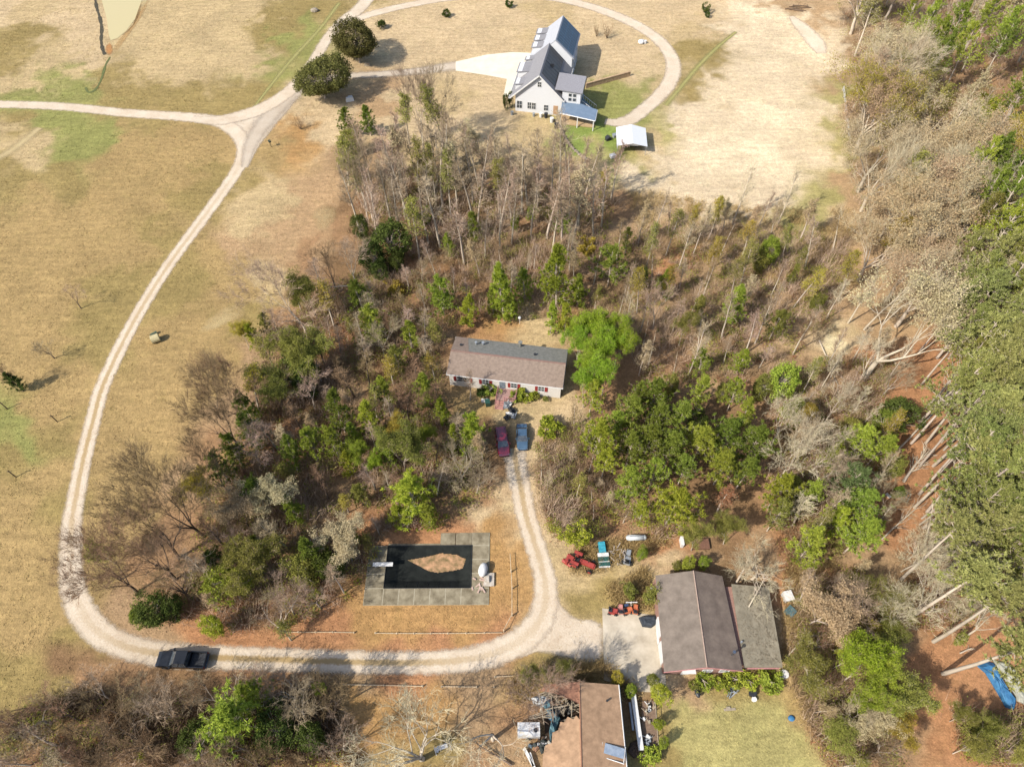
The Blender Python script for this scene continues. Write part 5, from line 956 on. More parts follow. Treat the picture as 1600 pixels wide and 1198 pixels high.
# rails lying along the lane, posts and fences
def rail_fence(pix, h, r, m, name, label, cat='fence', posts=True, span=2.4, nr=1):
    L = [P(a, b) for a, b in pix]; o = L[0]; t = empty(name, (o.x, o.y, 0), 0, label, cat); rg = random.Random(int(pix[0][0]))
    for i in range(len(L)-1):
        d = L[i+1]-L[i]; n = max(1, round(d.length/span))
        for k in range(n):
            a = L[i]+d*(k/n)-o; b = L[i]+d*((k+1)/n)-o
            if rg.random() > .12:
                q = MB()
                for z in range(nr): q.tube((a.x, a.y, h*(1-z*.42)+rg.uniform(-.04, .04)), (b.x, b.y, h*(1-z*.42)+rg.uniform(-.04, .04)), r, n=5)
                q.build('rail', m, t)
            if posts: q = MB(); q.box(a.x-.07, a.x+.07, a.y-.07, a.y+.07, 0, h+.12); q.build('post', m, t)
    return t
rail_fence([(440, 988), (520, 988), (620, 990), (700, 990), (785, 989)], .25, .045, mat('sun_bleached_rail', (246, 226, 192), (206, 176, 138), 3), 'rail_fence', 'low bleached rail fence below the pool, along the upper side of the lane')
rail_fence([(787, 987), (800, 962), (800, 920), (797, 868)], .8, .045, bpy.data.materials['sun_bleached_rail'], 'rail_fence', 'bleached rail fence running up between the pool lawn and the driveway')
rail_fence([(536, 1070), (600, 1071), (690, 1073), (772, 1074), (773, 1058), (812, 1056)], .3, .05, bpy.data.materials['sun_bleached_rail'], 'rail_fence', 'low broken rail fence on the lower side of the lane')
rail_fence([(1316, 142), (1319, 165), (1322, 195), (1326, 224)], 1.1, .07, mat('grey_white_rail', (232, 228, 218), (186, 180, 170), 3), 'field_fence', 'pale rail fence between the tan field and the right-hand woods', nr=2)
for i, (x, y, lb) in enumerate(((25, 745, 'short dark post on the left lawn, lowest of three'), (90, 659, 'short dark post on the left lawn nearest the lane'), (12, 639, 'short dark post at the left edge below the cedar'))):
    q = MB(); q.tube((0, 0, -.1), (-.12, 0, 1.9), .09, .07, n=7); q.tube((-.4, 0, 1.5), (.25, 0, 1.62), .05, n=5); thing(q, 'fence_post', mat('dark_post_wood', (110, 92, 70), (76, 62, 48), 4), x, y, lb, 'post', group='posts on the left lawn')
q = MB(); q.tube((0, 0, 0), (0, 0, 1.3), .06, n=6); q.box(-.2, .2, -.32, .32, 1.25, 1.6); thing(q, 'mailbox', mat('dark_green_tin', (80, 88, 70), (56, 62, 50), 3), 424, 230, 'dark mailbox on a post by the road junction', 'mailbox', rz=.7)
# stone edging and the retaining wall behind the farmhouse
def stone_row(pix, h, w, name, label, m=STONE, seed=1):
    rg = random.Random(seed); L = smooth_line([(*P(a, b)[:2], 0, 0, 0) for a, b in pix], .62); q = MB()
    for p in L: q.ball((p[0]-L[0][0]+rg.uniform(-.1, .1), p[1]-L[0][1]+rg.uniform(-.1, .1), h*.4), w*rg.uniform(.35, .6), w*rg.uniform(.35, .6), h*rg.uniform(.5, .8), n=7, m=4, jit=.15, rng=rg)
    o = q.build(name, m, loc=(L[0][0], L[0][1], 0)); return finish(o, label, 'wall')
stone_row([(868, 190), (875, 198), (882, 215), (890, 228), (902, 240), (918, 251)], .5, .8, 'stone_edging', 'curved line of pale stones below the white farmhouse')
a, b_ = P(915, 138), P(984, 119); q = MB(); d = b_-a; q.M = Matrix.Rotation(math.atan2(d.y, d.x), 4, 'Z'); q.box(0, d.length, -.15, .15, 0, 1.1); q.box(0, d.length, -.22, .22, 1.1, 1.2)
finish(q.build('retaining_wall', mat('tan_timber_wall', (222, 190, 150), (176, 146, 112), 3), loc=(a.x, a.y, 0)), 'straight timber retaining wall right of the white farmhouse', 'wall')
q = MB(); rg = random.Random(4); q.ball((0, 0, .3), 1.0, .8, .6, n=9, m=5, jit=.15, rng=rg); thing(q, 'boulder', STONE, 492, 18, 'pale boulder on the lawn above the broad evergreens', 'rock')
q = MB(); q.ball((0, 0, .4), .8, .8, .6, n=9, m=5, jit=.12, rng=rg); q.tube((.9, 0, 0), (.9, 0, .7), .35, n=8); thing(q, 'garden_well', TRIM, 1002, 68, 'small white domed well cap inside the loop drive', 'well cap')
q = MB(); q.box(-.9, .9, -.35, .35, 0, .9, .8); q.box(-.4, .9, .5, 1.1, 0, .7, .7); thing(q, 'garden_bench', TRIM, 547, 158, 'white bench on the lawn right of the lower broad evergreen', 'bench', rz=.3)
q = MB(); q.box(-.8, .8, -.2, .2, 0, .8, .6); thing(q, 'stone_marker', STONE, 574, 103, 'pale stone marker at the foot of the upper broad evergreen', 'stone')
t = empty('round_bale', (*P(245, 533)[:2], 0), .5, 'pale round bale with a dark drum beside the gravel lane', 'bale')
q = MB(); q.tube((-.65, 0, .7), (.65, 0, .7), .7, n=14); q.build('bale', mat('pale_straw', (226, 212, 166), (190, 174, 126), 4), t); q = MB(); q.tube((-.6, 1.5, .25), (.5, 1.7, .25), .28, n=10); q.build('drum', mat('green_drum', (104, 120, 96), (70, 84, 66), 3), t)
for i, (x, y, s) in enumerate(((845, 183, 1), (853, 184, 1.1), (834, 182, .8), (862, 191, 1.1), (869, 200, 1.2), (800, 180, .9))):
    q = MB(); q.tube((0, 0, 0), (0, 0, .9*s), .32*s, .38*s, n=10); q.tube((0, 0, .9*s), (0, 0, .96*s), .4*s, n=10)
    thing(q, 'garden_pot', (TRIM, FRAMEK, STEEL)[i % 3], x, y, ('white pot against the farmhouse gable, left of the pair', 'black pot against the farmhouse gable', 'small grey pot left of the black one at the farmhouse gable', 'white barrel at the corner of the farmhouse by the stones', 'large black barrel at the start of the stone edging', 'small grey pot at the left corner of the farmhouse gable')[i], 'pot')
for x, y in ((797, 168), (790, 172)):
    v = P(x, y); put('evergreen', (v.x, v.y), 4.2, L_DARK, BARKD, None, 'narrow conifer at the farmhouse corner', wide=.45)
for i, (x, y, lb) in enumerate(((950, 219, 'dark dog-house on the green grass left of the canopy'), (957, 246, 'white trough on the grass below left of the canopy'), (961, 214, 'grey crate against the left side of the canopy'))):
    q = MB(); q.box(-.5, .5, -.4, .4, 0, .6); q.prism([(-.6, .6), (.6, .6), (0, 1.0)], -.5, .5) if i == 0 else q.box(-.6, .6, -.45, .45, .6, .66)
    thing(q, ('dog_house', 'trough', 'crate')[i], (FRAMEK, TRIM, STEEL)[i], x, y, lb, ('kennel', 'trough', 'crate')[i], rz=.4)
# brush pile at the end of the field track
rg = random.Random(9)
for i in range(7):
    q = MB(); l = rg.uniform(1.2, 2.6); q.tube((-l, 0, .18), (l, 0, .22), .13, .09, n=6); q.tube((l*.3, 0, .2), (l*.6, .8, .5), .06, n=5); thing(q, 'log', mat('cut_logs', (150, 124, 98), (110, 90, 72), 4), rg.uniform(1232, 1262), rg.uniform(10, 19), 'one of the dark logs piled beside the sandy end of the field track', 'log', rz=rg.uniform(-.4, .2), group='logs by the field track')

# things in front of the mobile home
t = empty('wheelie_bin', (*P(762, 633)[:2], 0), .2, 'dark green wheelie bin left of the mobile home steps', 'bin')
q = MB(); q.box(-.33, .33, -.36, .36, .08, 1.05, 1.12); q.build('bin_body', mat('dark_green_plastic', (50, 96, 82), (36, 70, 60), 3, .5), t); q = MB(); q.box(-.38, .38, -.42, .42, 1.06, 1.13); q.build('lid', mat('dark_green_plastic', (50, 96, 82)), t)
q = MB(); q.box(-.45, .45, -.28, .28, 0, .32); q.box(-.5, .5, -.3, .3, .32, .38); thing(q, 'cooler', TRIM, 757, 627, 'white cool box on the grass left of the green wheelie bin', 'cool box')
for i, (x, y, m_, lb, s) in enumerate(((791, 637, STEEL, 'grey covered grill nearest the mobile home deck', .5), (797, 632, TRIM, 'white plastic chair beside the mobile home deck', .4), (800, 643, FRAMEK, 'black folded pushchair above the parked cars', .5), (795, 649, TRIM, 'white bucket heap just above the red minivan', .45), (803, 652, STEEL, 'grey garden chair just above the blue-grey car', .45), (791, 655, FRAMEK, 'black box on the ground above the red minivan', .4))):
    q = MB(); q.box(-s, s, -s*.8, s*.8, .35, .5); [q.tube((sx*s*.8, sy*s*.6, 0), (sx*s*.8, sy*s*.6, .35), .04, n=4) for sx in (-1, 1) for sy in (-1, 1)]; q.box(-s, s, s*.6, s*.8, .5, 1.05); q.ball((0, -.05, .62), s*.55, s*.5, .22, n=7, m=4)
    thing(q, ('grill', 'plastic_chair', 'pushchair', 'bucket_heap', 'garden_chair', 'storage_box')[i], m_, x, y, lb, ('grill', 'chair', 'pushchair', 'buckets', 'chair', 'box')[i], rz=i*1.1)
v = P(812, 506); q = MB(); q.ball((0, 0, 1.6), .28, n=8, m=5); q.tube((0, 0, 0), (0, 0, 1.5), .04, n=5); finish(q.build('white_globe_post', TRIM, loc=(v.x, v.y, 0)), 'white globe on a thin post in the woods behind the mobile home', 'garden lamp')

# junk on the grass edge above the brick building
t = empty('teal_cart', (*P(942, 872)[:2], 0), math.radians(3), 'small cart with a bright teal cover, right of the faded red tractor', 'cart')
q = MB(); q.box(-.5, .5, .5, 2.1, .45, 1.05, .8, .85); q.build('cover', mat('bright_teal_cover', (84, 196, 214), (48, 140, 166), 2, .5), t); q = MB(); q.box(-.75, .75, .0, .5, .5, .75); q.build('seat', TRIM, t)
q = MB(); q.box(-.75, .75, -1.3, -.05, .35, .6); q.build('bed', mat('dark_teal_panel', (44, 110, 104), (28, 70, 66), 2), t); q = MB(); q.box(-.72, .72, -.75, -.68, .605, .67); q.box(-.75, .75, -1.45, -1.32, .3, .6); q.build('trim_bar', TRIM, t)
for x, y in ((-.6, 1.5), (.6, 1.5), (-.85, -.8), (.85, -.8)): wheel(t, x, y, .28, .2)
t = empty('motorcycle_frame', (*P(968, 872)[:2], 0), .1, 'heap of pale bent frames and bicycles right of the teal cart', 'scrap'); rg = random.Random(21)
q = MB()
for i in range(26): a = Vector((rg.uniform(-.9, .9), rg.uniform(-1.3, 1.3), rg.uniform(.1, .9))); q.tube(a, a+rv(rg)*rg.uniform(.5, 1.1), .045, n=4)
q.build('bent_tubes', mat('pale_scrap_metal', (226, 216, 204), (186, 172, 160), 3, .5), t)
for i, (x, y) in enumerate(((-.4, .3), (.2, -.6))):
    q = MB(); [q.tube((x+.4*math.cos(k*.5), y+.35*math.sin(k*.5), .4+.1*math.sin(k*.5)), (x+.4*math.cos(k*.5+.5), y+.35*math.sin(k*.5+.5), .4+.1*math.sin(k*.5+.5)), .04, n=4) for k in range(13)]; q.build('bicycle_wheel', DARKM, t)
t = empty('riding_mower', (*P(980, 873)[:2], 0), 1.3, 'grey and black riding mower hulk left of the small round pine', 'mower')
q = MB(); q.box(-1.0, .2, -.5, .5, .3, .65, .85); q.box(.2, 1.1, -.35, .35, .35, .9, .8); q.build('hood', STEEL, t); q = MB(); q.box(-.9, -.4, -.3, .3, .65, .8); q.box(-1.0, -.88, -.3, .3, .8, 1.2); q.build('seat', DARKM, t)
for x, y, r in ((-.7, -.55, .33), (-.7, .55, .33), (.8, -.45, .22), (.8, .45, .22)): wheel(t, x, y, r, .2)
t = empty('metal_bench', (*P(993, 843)[:2], 0), .02, 'long white metal tank lying on legs above the riding mower', 'tank')
q = MB(); q.tube((-1.05, 0, .75), (1.05, 0, .75), .4, n=14); q.ball((-1.05, 0, .75), .4, n=10, m=6); q.ball((1.05, 0, .75), .4, n=10, m=6); q.build('tank_shell', mat('whitish_metal', (226, 230, 230), (190, 196, 196), 2, .4), t, smooth=True); q = MB(); q.box(-.8, -.65, -.3, .3, 0, .45); q.box(.65, .8, -.3, .3, 0, .45); q.box(-.95, .95, -.06, .06, 1.12, 1.18); q.build('leg', STEEL, t)
q = MB(); q.box(-.18, .18, -.6, .6, 0, 1.0); q.box(-.22, .22, -.64, .64, 1.0, 1.06); thing(q, 'white_cabinet', TRIM, 1064, 849, 'narrow white cabinet at the edge of the woods above the brick building', 'cabinet')
q = MB(); q.box(-1.1, 1.1, -.7, .7, 0, .4); q.box(-1.15, 1.15, -.75, .75, .4, .46); thing(q, 'rusty_crate', mat('rusty_brown', (150, 110, 88), (112, 80, 64), 4), 1094, 851, 'low rusty crate right of the white cabinet', 'crate')
# row of orange mowers on the concrete pad
OR = mat('faded_orange_paint', (226, 132, 88), (196, 104, 70), 3, .6); PK = mat('faded_pink_paint', (224, 156, 146), (190, 120, 112), 3, .6)
for i, (x, y, m_, lb) in enumerate(((957, 956, RUST, 'red push mower at the left end of the mower row on the concrete pad'), (969, 954, PK, 'pink-faded riding mower second in the row on the concrete pad'), (980, 955, OR, 'orange riding mower third in the row on the concrete pad'), (992, 954, OR, 'orange riding mower at the right end of the mower row'))):
    t = empty('riding_mower', (*P(x, y)[:2], .07), (i*37 % 5-2)*.12+1.5*(i % 2), lb, 'mower', 'mowers on the concrete pad'); q = MB(); q.box(-.55, .35, -.42, .42, .22, .5, .85); q.box(.0, .6, -.28, .28, .5, .85, .85); q.build('hood', m_, t)
    q = MB(); q.box(-.5, -.1, -.24, .24, .5, .62); q.box(-.58, -.48, -.24, .24, .62, .95); q.build('seat', FRAMEK, t)
    for a, b2 in ((-.42, -.45), (-.42, .45), (.42, -.4), (.42, .4)): wheel(t, a, b2, .2, .16)
    if i == 2: q = MB(); q.box(-.25, .25, .45, .75, .5, .8); q.build('blue_bag', mat('navy_bag', (70, 92, 130), (48, 66, 98), 3), t)
lump('black_tarp', [(998, 964), (1010, 961), (1026, 962), (1029, 972), (1018, 980), (1004, 978)], 1, .3, .75, mat('charcoal_tarp', (70, 76, 84), (44, 50, 56), 1.6, .6, bump=.08), 'black tarp over a heap on the concrete pad against the brick building', 'tarp', 3)
t = empty('white_cross_stand', (*P(985, 945)[:2], 0), 0, 'white cross-shaped stand on the weeds above the mower row', 'stand'); q = MB(); q.tube((0, 0, 0), (0, 0, 1.25), .07, n=5); q.build('pole', TRIM, t); q = MB(); q.tube((-.75, 0, 1.1), (.75, 0, 1.15), .06, n=5); q.box(-.25, .25, -.5, .1, .0, .3); q.build('arm', TRIM, t)
t = empty('white_frame_table', (*P(1020, 935)[:2], 0), 0, 'small white square frame against the left wall of the brick building', 'table'); q = MB()
for a, b2, c, d2 in ((-.35, -.35, .35, -.35), (.35, -.35, .35, .35), (.35, .35, -.35, .35), (-.35, .35, -.35, -.35)): q.tube((a, b2, .8), (c, d2, .8), .06, n=4)
q.build('top_frame', TRIM, t); q = MB(); [q.tube((a*.35, b2*.35, 0), (a*.35, b2*.35, .8), .04, n=4) for a in (-1, 1) for b2 in (-1, 1)]; q.build('leg', TRIM, t)
q = MB(); q.box(-.3, .3, -.25, .25, 0, .5); q.ball((.1, .1, .5), .3, n=7, m=4); thing(q, 'paint_cans', TRIM, 1019, 922, 'white cans at the upper left corner of the brick building', 'cans')
for i, (x, y) in enumerate(((1028, 992), (1029, 1003), (1028, 980), (1031, 1013))):
    q = MB(); q.box(-.2, .2, -.4+.1*i, .4, 0, .5+.1*i); q.box(-.22, .22, -.42+.1*i, .42, .5+.1*i, .56+.1*i); thing(q, 'white_box', TRIM, x, y, ('second-highest', 'third from the top', 'topmost', 'lowest')[i]+' white box against the left wall of the brick building', 'box', group='boxes by the brick building')
# right of the brick building
for i, (x, y, m_, lb, nm) in enumerate(((1229, 934, TRIM, 'white machine with a red top right of the flat roof', 'washing_machine'), (1233, 957, mat('teal_grey_panel', (110, 140, 142), (76, 104, 108), 3), 'teal-grey metal box below the white machine, right of the flat roof', 'metal_box'), (1223, 1055, TRIM, 'white drum at the lower right corner of the flat-roofed extension', 'white_drum'), (1088, 1084, FRAMEK, 'small black grill on the grass below the brick building', 'grill'), (1174, 1084, FRAMEK, 'black bin among the bushes below the flat-roofed extension', 'black_bin'), (1177, 1093, TRIM, 'white bowl below the black bin', 'white_bowl'), (1140, 1108, OLDWOOD, 'pale plank piece on the lawn below the bushes', 'plank'), (1143, 1080, STEEL, 'grey scrap bundle among the bushes below the brick building', 'scrap_bundle'))):
    q = MB(); s = (.55, .5, .5, .42, .45, .3, .4, .5)[i]
    if nm in ('white_drum', 'black_bin', 'white_bowl'): q.tube((0, 0, 0), (0, 0, s*1.5), s*.8, s, n=12); q.tube((0, 0, s*1.5), (0, 0, s*1.6), s*1.05, n=12)
    elif nm == 'grill': q.ball((0, 0, .7), s*1.4, s*.8, .3, n=12, m=6); [q.tube((sx*.3, 0, 0), (sx*.2, 0, .6), .04, n=4) for sx in (-1, 1)]; q.tube((0, .3, 0), (0, .2, .6), .04, n=4)
    elif nm == 'scrap_bundle': rg = random.Random(2); [q.tube((rg.uniform(-.7, .7), rg.uniform(-.5, .5), rg.uniform(.05, .5)), (rg.uniform(-.9, .9), rg.uniform(-.5, .5), rg.uniform(.05, .6)), .07, n=5) for _ in range(12)]
    elif nm == 'plank': q.box(-.7, .7, -.14, .14, .02, .1); q.box(-.1, .4, -.3, .1, .1, .18)
    else: q.box(-s, s, -s*1.1, s*1.1, 0, s*1.7); q.box(-s*1.05, s*1.05, -s*1.15, s*1.15, s*1.7, s*1.8); q.box(-s*.9, s*.9, s*.8, s*1.1, s*1.8, s*2.1)
    thing(q, nm, m_, x, y, lb, nm.replace('_', ' '), rz=.2+i*.5)
q = MB(); q.box(-.35, .35, -.15, .15, 0, .12); thing(q, 'red_toolbox', REDSH, 1230, 927, 'small red toolbox just above the white machine', 'toolbox', z=0)
q = MB(); q.tube((-.35, 0, .06), (.35, 0, .06), .0, n=3) if False else q.ball((0, 0, .12), .42, .36, .2, n=10, m=5); thing(q, 'blue_basin', BLUET, 1236, 1122, 'small bright blue basin on the lawn, lower right', 'basin')
lump('blue_tarp', [(1528, 1040), (1540, 1034), (1552, 1036), (1556, 1050), (1566, 1066), (1576, 1082), (1588, 1098), (1584, 1108), (1572, 1104), (1562, 1086), (1550, 1066), (1540, 1050)], 1, .2, .9, BLUET, 'long blue tarp on the forest floor in the lower right', 'tarp', 5)
lump('blue_tarp', [(1522, 838), (1532, 836), (1538, 842), (1534, 850), (1524, 848)], 1, .1, .5, BLUET, 'upper small scrap of blue tarp at the foot of the tall pines', 'tarp', 6)
lump('blue_tarp', [(1527, 852), (1538, 853), (1552, 858), (1550, 865), (1534, 862)], 1, .1, .5, BLUET, 'lower scrap of blue tarp at the foot of the tall pines', 'tarp', 7)
lump('grey_tarp', [(1552, 1030), (1572, 1034), (1590, 1050), (1600, 1080), (1602, 1100), (1590, 1094), (1575, 1066), (1560, 1048)], 1, .2, .8, mat('dirty_white_sheeting', (206, 204, 188), (150, 150, 132), 1.5, .8, bump=.06), 'dirty white sheeting beside the long blue tarp', 'sheeting', 8)
t = empty('pallet', (*P(1413, 775)[:2], 0), .9, 'pale wooden pallet on the forest floor right of centre', 'pallet')
for k in range(4): q = MB(); q.box(-.9, .9, -.7+k*.42, -.55+k*.42, .1, .15); q.build('slat', OLDWOOD, t)
q = MB(); [q.box(x-.05, x+.05, -.7, .75, 0, .1) for x in (-.8, 0, .8)]; q.build('bearer', OLDWOOD, t)
q = MB(); q.box(-.35, .35, -.14, .14, 0, .3); q.box(-.38, .38, -.17, .17, .3, .34); thing(q, 'white_box', TRIM, 1387, 775, 'small white box on the forest floor left of the pallet', 'box', rz=2.2)
# dead trunks and fallen wood
def fallen(px0, py0, px1, py1, r, label, m=BARKP, seed=1, br=14, z0=.3, z1=.6, nm='fallen_tree'):
    rg = random.Random(seed); a, b_ = P(px0, py0, z0), P(px1, py1, z1); T = []; B = []; d = (b_-a); L = d.length; pts = limb(rg, Vector((0, 0, z0)), d.normalized(), L, r, 6, T, 0, .05, .4)
    for i in range(br):
        q = pts[rg.randint(2, 6)]; e = side(rg, q[1], rg.uniform(.4, .9)); e.z = abs(e.z)*.6; c = limb(rg, q[0], e, L*rg.uniform(.15, .4), r*.35, 3, B, .0, .2, .4)
        for k in range(3): w_ = c[rg.randint(1, 3)]; e = side(rg, w_[1], .6); e.z = abs(e.z)*.5; limb(rg, w_[0], e, L*rg.uniform(.06, .16), r*.18, 2, B, 0, .2, .4)
    t = empty(nm, (a.x, a.y, 0), 0, label, 'fallen tree')
    for n_, S, n in (('trunk', T, 6), ('branches', B, 4)):
        if not S: continue
        me = seg_mesh(n_, S, n); me.materials.append(m); o = bpy.data.objects.new(n_, me); col.objects.link(o); o.parent = t
fallen(1412, 752, 1442, 708, .24, 'pale fallen tree with a spray of limbs below the ivy-green bush', seed=3, br=20)
fallen(1378, 842, 1432, 795, .13, 'thin pale fallen stem crossing bare orange ground, lower right of centre', seed=4, br=8)
fallen(1444, 852, 1462, 790, .16, 'bent pale limb standing among brush left of the upper blue tarps', seed=5, br=12, z1=3)
fallen(1280, 532, 1310, 600, .14, 'bundle of pale fallen branches below the sandy patch', seed=6, br=18)
fallen(1400, 640, 1432, 655, .12, 'pale fallen limb lying across the ivy-green bush', seed=7, br=6, z0=2, z1=2.4)
fallen(1226, 1030, 1262, 992, .12, 'pale forked limbs leaning right of the flat roof', seed=8, br=7, z1=1.5)
fallen(1170, 948, 1195, 905, .1, 'thin dead branch resting over the top of the flat roof', seed=9, br=9, z0=2.7, z1=3.6)
fallen(1500, 1020, 1518, 1012, .1, 'short pale branches beside the long leaning trunk', seed=10, br=6)
fallen(1455, 640, 1500, 590, .2, 'pale fallen trunk lying toward the tall pines beside the ivy-green bush', seed=14, br=8)
fallen(1405, 700, 1480, 620, .16, 'long thin pale fallen trunk crossing the orange strip', seed=15, br=8)
fallen(1440, 810, 1500, 770, .15, 'pale fallen trunk with many limbs right of the pallet', seed=16, br=18)
fallen(1470, 900, 1540, 830, .18, 'pale fallen trunk pointing at the small blue tarp scraps', seed=17, br=16)
fallen(1505, 1165, 1560, 1150, .16, 'grey fallen log near the bottom right corner', seed=11, br=2)
fallen(560, 445, 500, 452, .12, 'pale dead limb lying level in the woods left of the pines', seed=12, br=6, z0=3, z1=3)
fallen(800, 1195, 745, 1165, .12, 'dark fallen limb left of the collapsed house', BARKD, 13, 8)
for x, y in ((1408, 905), (1436, 772), (1458, 728), (1470, 690), (1436, 660), (1476, 628), (1500, 596), (1448, 800), (1464, 560)):
    v = P(x, y); put('highpine', (v.x, v.y), trng.uniform(18, 22), L_TALL, BARK, None, 'tall pine on a bare trunk', wide=1.05)
for i, (x, y, h, lb) in enumerate(((1473, 1052, 19, 'tall pine on a long bare trunk, lowest of three leaning over the orange clearing'), (1458, 1002, 17, 'tall pine on a long bare trunk, middle of three over the orange clearing'), (1422, 965, 18, 'tall pine on a long bare trunk, uppermost of three over the orange clearing'))):
    v = P(x, y); put('highpine', (v.x, v.y), h, L_TALL, BARK, None, 'tall pine on a long bare trunk', label=lb, wide=1.3)

# rubbish round the collapsed house
t = empty('box_trailer', (*P(826, 1141, .8)[:2], 0), 0, 'small white box trailer left of the collapsed house', 'trailer'); q = MB(); q.box(-1.3, 1.3, -.75, .75, .45, 1.7); q.build('trailer_body', TRIM, t)
q = MB(); q.tube((.8, -.1, 1.7), (.8, -.1, 1.85), .25, n=10); q.build('roof_vent', FRAMEK, t); [wheel(t, 0, y, .3, .2) for y in (-.8, .8)]
lump('teal_tarp', [(846, 1098), (856, 1090), (862, 1104), (876, 1122), (872, 1135), (868, 1152), (860, 1158), (858, 1142), (864, 1126), (856, 1112)], 1, 1.6, 2.6, TEALT, 'crumpled teal tarp hanging through the caved-in roof', 'tarp', 9)
lump('white_sheeting', [(830, 1090), (848, 1088), (862, 1090), (862, 1102), (846, 1104), (834, 1100)], 1, 1.6, 2.4, mat('grey_white_sheet', (214, 216, 214), (160, 166, 168), 2, .7, bump=.05), 'grey-white sheeting at the top left of the caved-in roof', 'sheeting', 10)
rg = random.Random(12)
items = [(868, 1103, 'pale armchair', (214, 196, 168)), (876, 1099, 'tan cardboard box', (200, 168, 110)), (884, 1106, 'dark cabinet', (80, 74, 66)), (892, 1102, 'cream drawer unit', (228, 214, 186)), (890, 1110, 'grey washing tub', (150, 148, 142)), (862, 1118, 'blue plastic crate', (90, 130, 160)), (880, 1095, 'yellow funnel', (220, 180, 96)), (874, 1110, 'white bucket', (236, 232, 224))]
for i, (x, y, nm, c) in enumerate(items):
    q = MB(); s = rg.uniform(.35, .6); q.box(-s, s, -s*.7, s*.7, 0, .35); q.box(-s, s, s*.4, s*.75, .35, .85, .9); q.box(-s*.5, s*.3, -s*.6, .1, .351, .6, .8)
    v = P(x, y, 1.0); o = q.build(nm.replace(' ', '_'), mat('debris '+nm, c, tuple(k*.75 for k in c), 3), loc=(v.x, v.y, .3+rg.uniform(.2, .9)), rz=rg.uniform(0, 3)); finish(o, nm+' lying inside the caved-in part of the collapsed house', nm.split()[-1])
for i in range(16):
    q = MB(); l = rg.uniform(.5, 1.3); q.box(-l, l, -.08, .08, 0, .06); v = P(rg.uniform(868, 904), rg.uniform(1080, 1122), 2.0)
    finish(q.build('loose_board', OLDWOOD, loc=(v.x, v.y, 1.1+i*.07), rz=rg.choice((.2, .35, 2.3, 1.5))+rg.uniform(-.2, .2)), 'one of the pale loose boards lying in the caved-in roof opening', 'board', 'loose boards in the caved-in roof')
for i in range(14):
    q = MB(); s = rg.uniform(.18, .4); q.box(-s, s, -s*.7, s*.7, 0, s, .8); q.box(-s*.6, s*.9, -s*.3, s*.3, s, s*1.5, .7); c = rg.choice(((226, 220, 208), (150, 170, 180), (120, 100, 84), (196, 150, 120), (90, 96, 92), (236, 236, 236)))
    v = P(rg.uniform(828, 862), rg.uniform(1148, 1172)); finish(q.build('rubbish_piece', mat('rubbish %d' % (sum(c)), c, tuple(k*.8 for k in c), 3), loc=(v.x, v.y, 0), rz=rg.uniform(0, 3)), 'one of the small rubbish pieces strewn below the white box trailer', 'rubbish', 'rubbish left of the collapsed house')
for i, (x, y) in enumerate(((826, 1183), (832, 1192))):
    q = MB(); q.M = Matrix.Rotation(-1.05-.2*i, 4, 'Z'); q.box(-1.1, 1.1, -.16, .16, .3, .42); q.box(-1.1, 1.1, .1, .16, .42, .6); thing(q, 'white_gutter', TRIM, x, y, ('upper', 'lower')[i]+' white gutter piece at the bottom left of the collapsed house', 'gutter')
t = empty('roof_hatch_sheet', (*P(958, 1172, 3.3)[:2], 3.2), -.25, 'blue-grey sheet with a white frame lying on the pink-tan roof', 'sheet'); q = MB(); q.slab([(-1.0, -.55, -.0), (1.25, -.55, -.28), (1.25, .5, -.28), (-1.0, .5, .0)], .05); q.M = Matrix.Identity(4); o = q.build('sheet', mat('pale_blue_sheet', (178, 190, 204), (140, 156, 174), 2, .4), t)
o.location.z = .42; q = MB(); q.tube((-1.35, -.8, .34), (-1.3, .5, .34), .05, n=4); q.tube((-.6, -.95, .28), (1.4, -1.0, .04), .06, n=4); q.tube((1.35, -.9, .06), (1.3, .7, .08), .05, n=4); q.build('frame', TRIM, t)
# lean-to yard between the collapsed house and its fence
t = empty('side_yard_enclosure', (*P(1000, 1135)[:2], 0), 0, 'narrow fenced yard of boards and a long white beam right of the collapsed house', 'enclosure')
c0 = P(1000, 1135)
def wq(px, py, z=0): v = P(px, py, z); return (v.x-c0.x, v.y-c0.y, z)
a, b2, c_, d_ = wq(1003, 1095), wq(1024, 1095), wq(1030, 1178), wq(1001, 1178); q = MB(); q.slab([(a[0], a[1], .12), (b2[0], b2[1], .12), (c_[0], c_[1], .12), (d_[0], d_[1], .12)], .1); q.build('floor', mat('brown_boards', (160, 134, 112), (116, 94, 76), 3, stretch=(1, 5, 1)), t)
q = MB(); q.tube(wq(1024, 1095, .9), wq(1030, 1178, .9), .05, n=4); q.tube(wq(1030, 1178, .9), wq(1001, 1180, .9), .05, n=4); [q.tube(wq(1024+k, 1095+k*13.8, 0), wq(1024+k, 1095+k*13.8, 1.0), .06, n=4) for k in range(7)]; q.build('rail', OLDWOOD, t)
q = MB(); q.box(-.3, .3, -3.1, 3.1, .5, .9); o = q.build('long_beam', TRIM, t, loc=(wq(994, 1128)[0], wq(994, 1128)[1], 0), rz=.05)
q = MB(); q.box(-.12, .12, -1.5, 1.6, .2, .5); q.build('dark_beam', STEEL, t, loc=(wq(986, 1120)[0], wq(986, 1120)[1], 0), rz=.03)
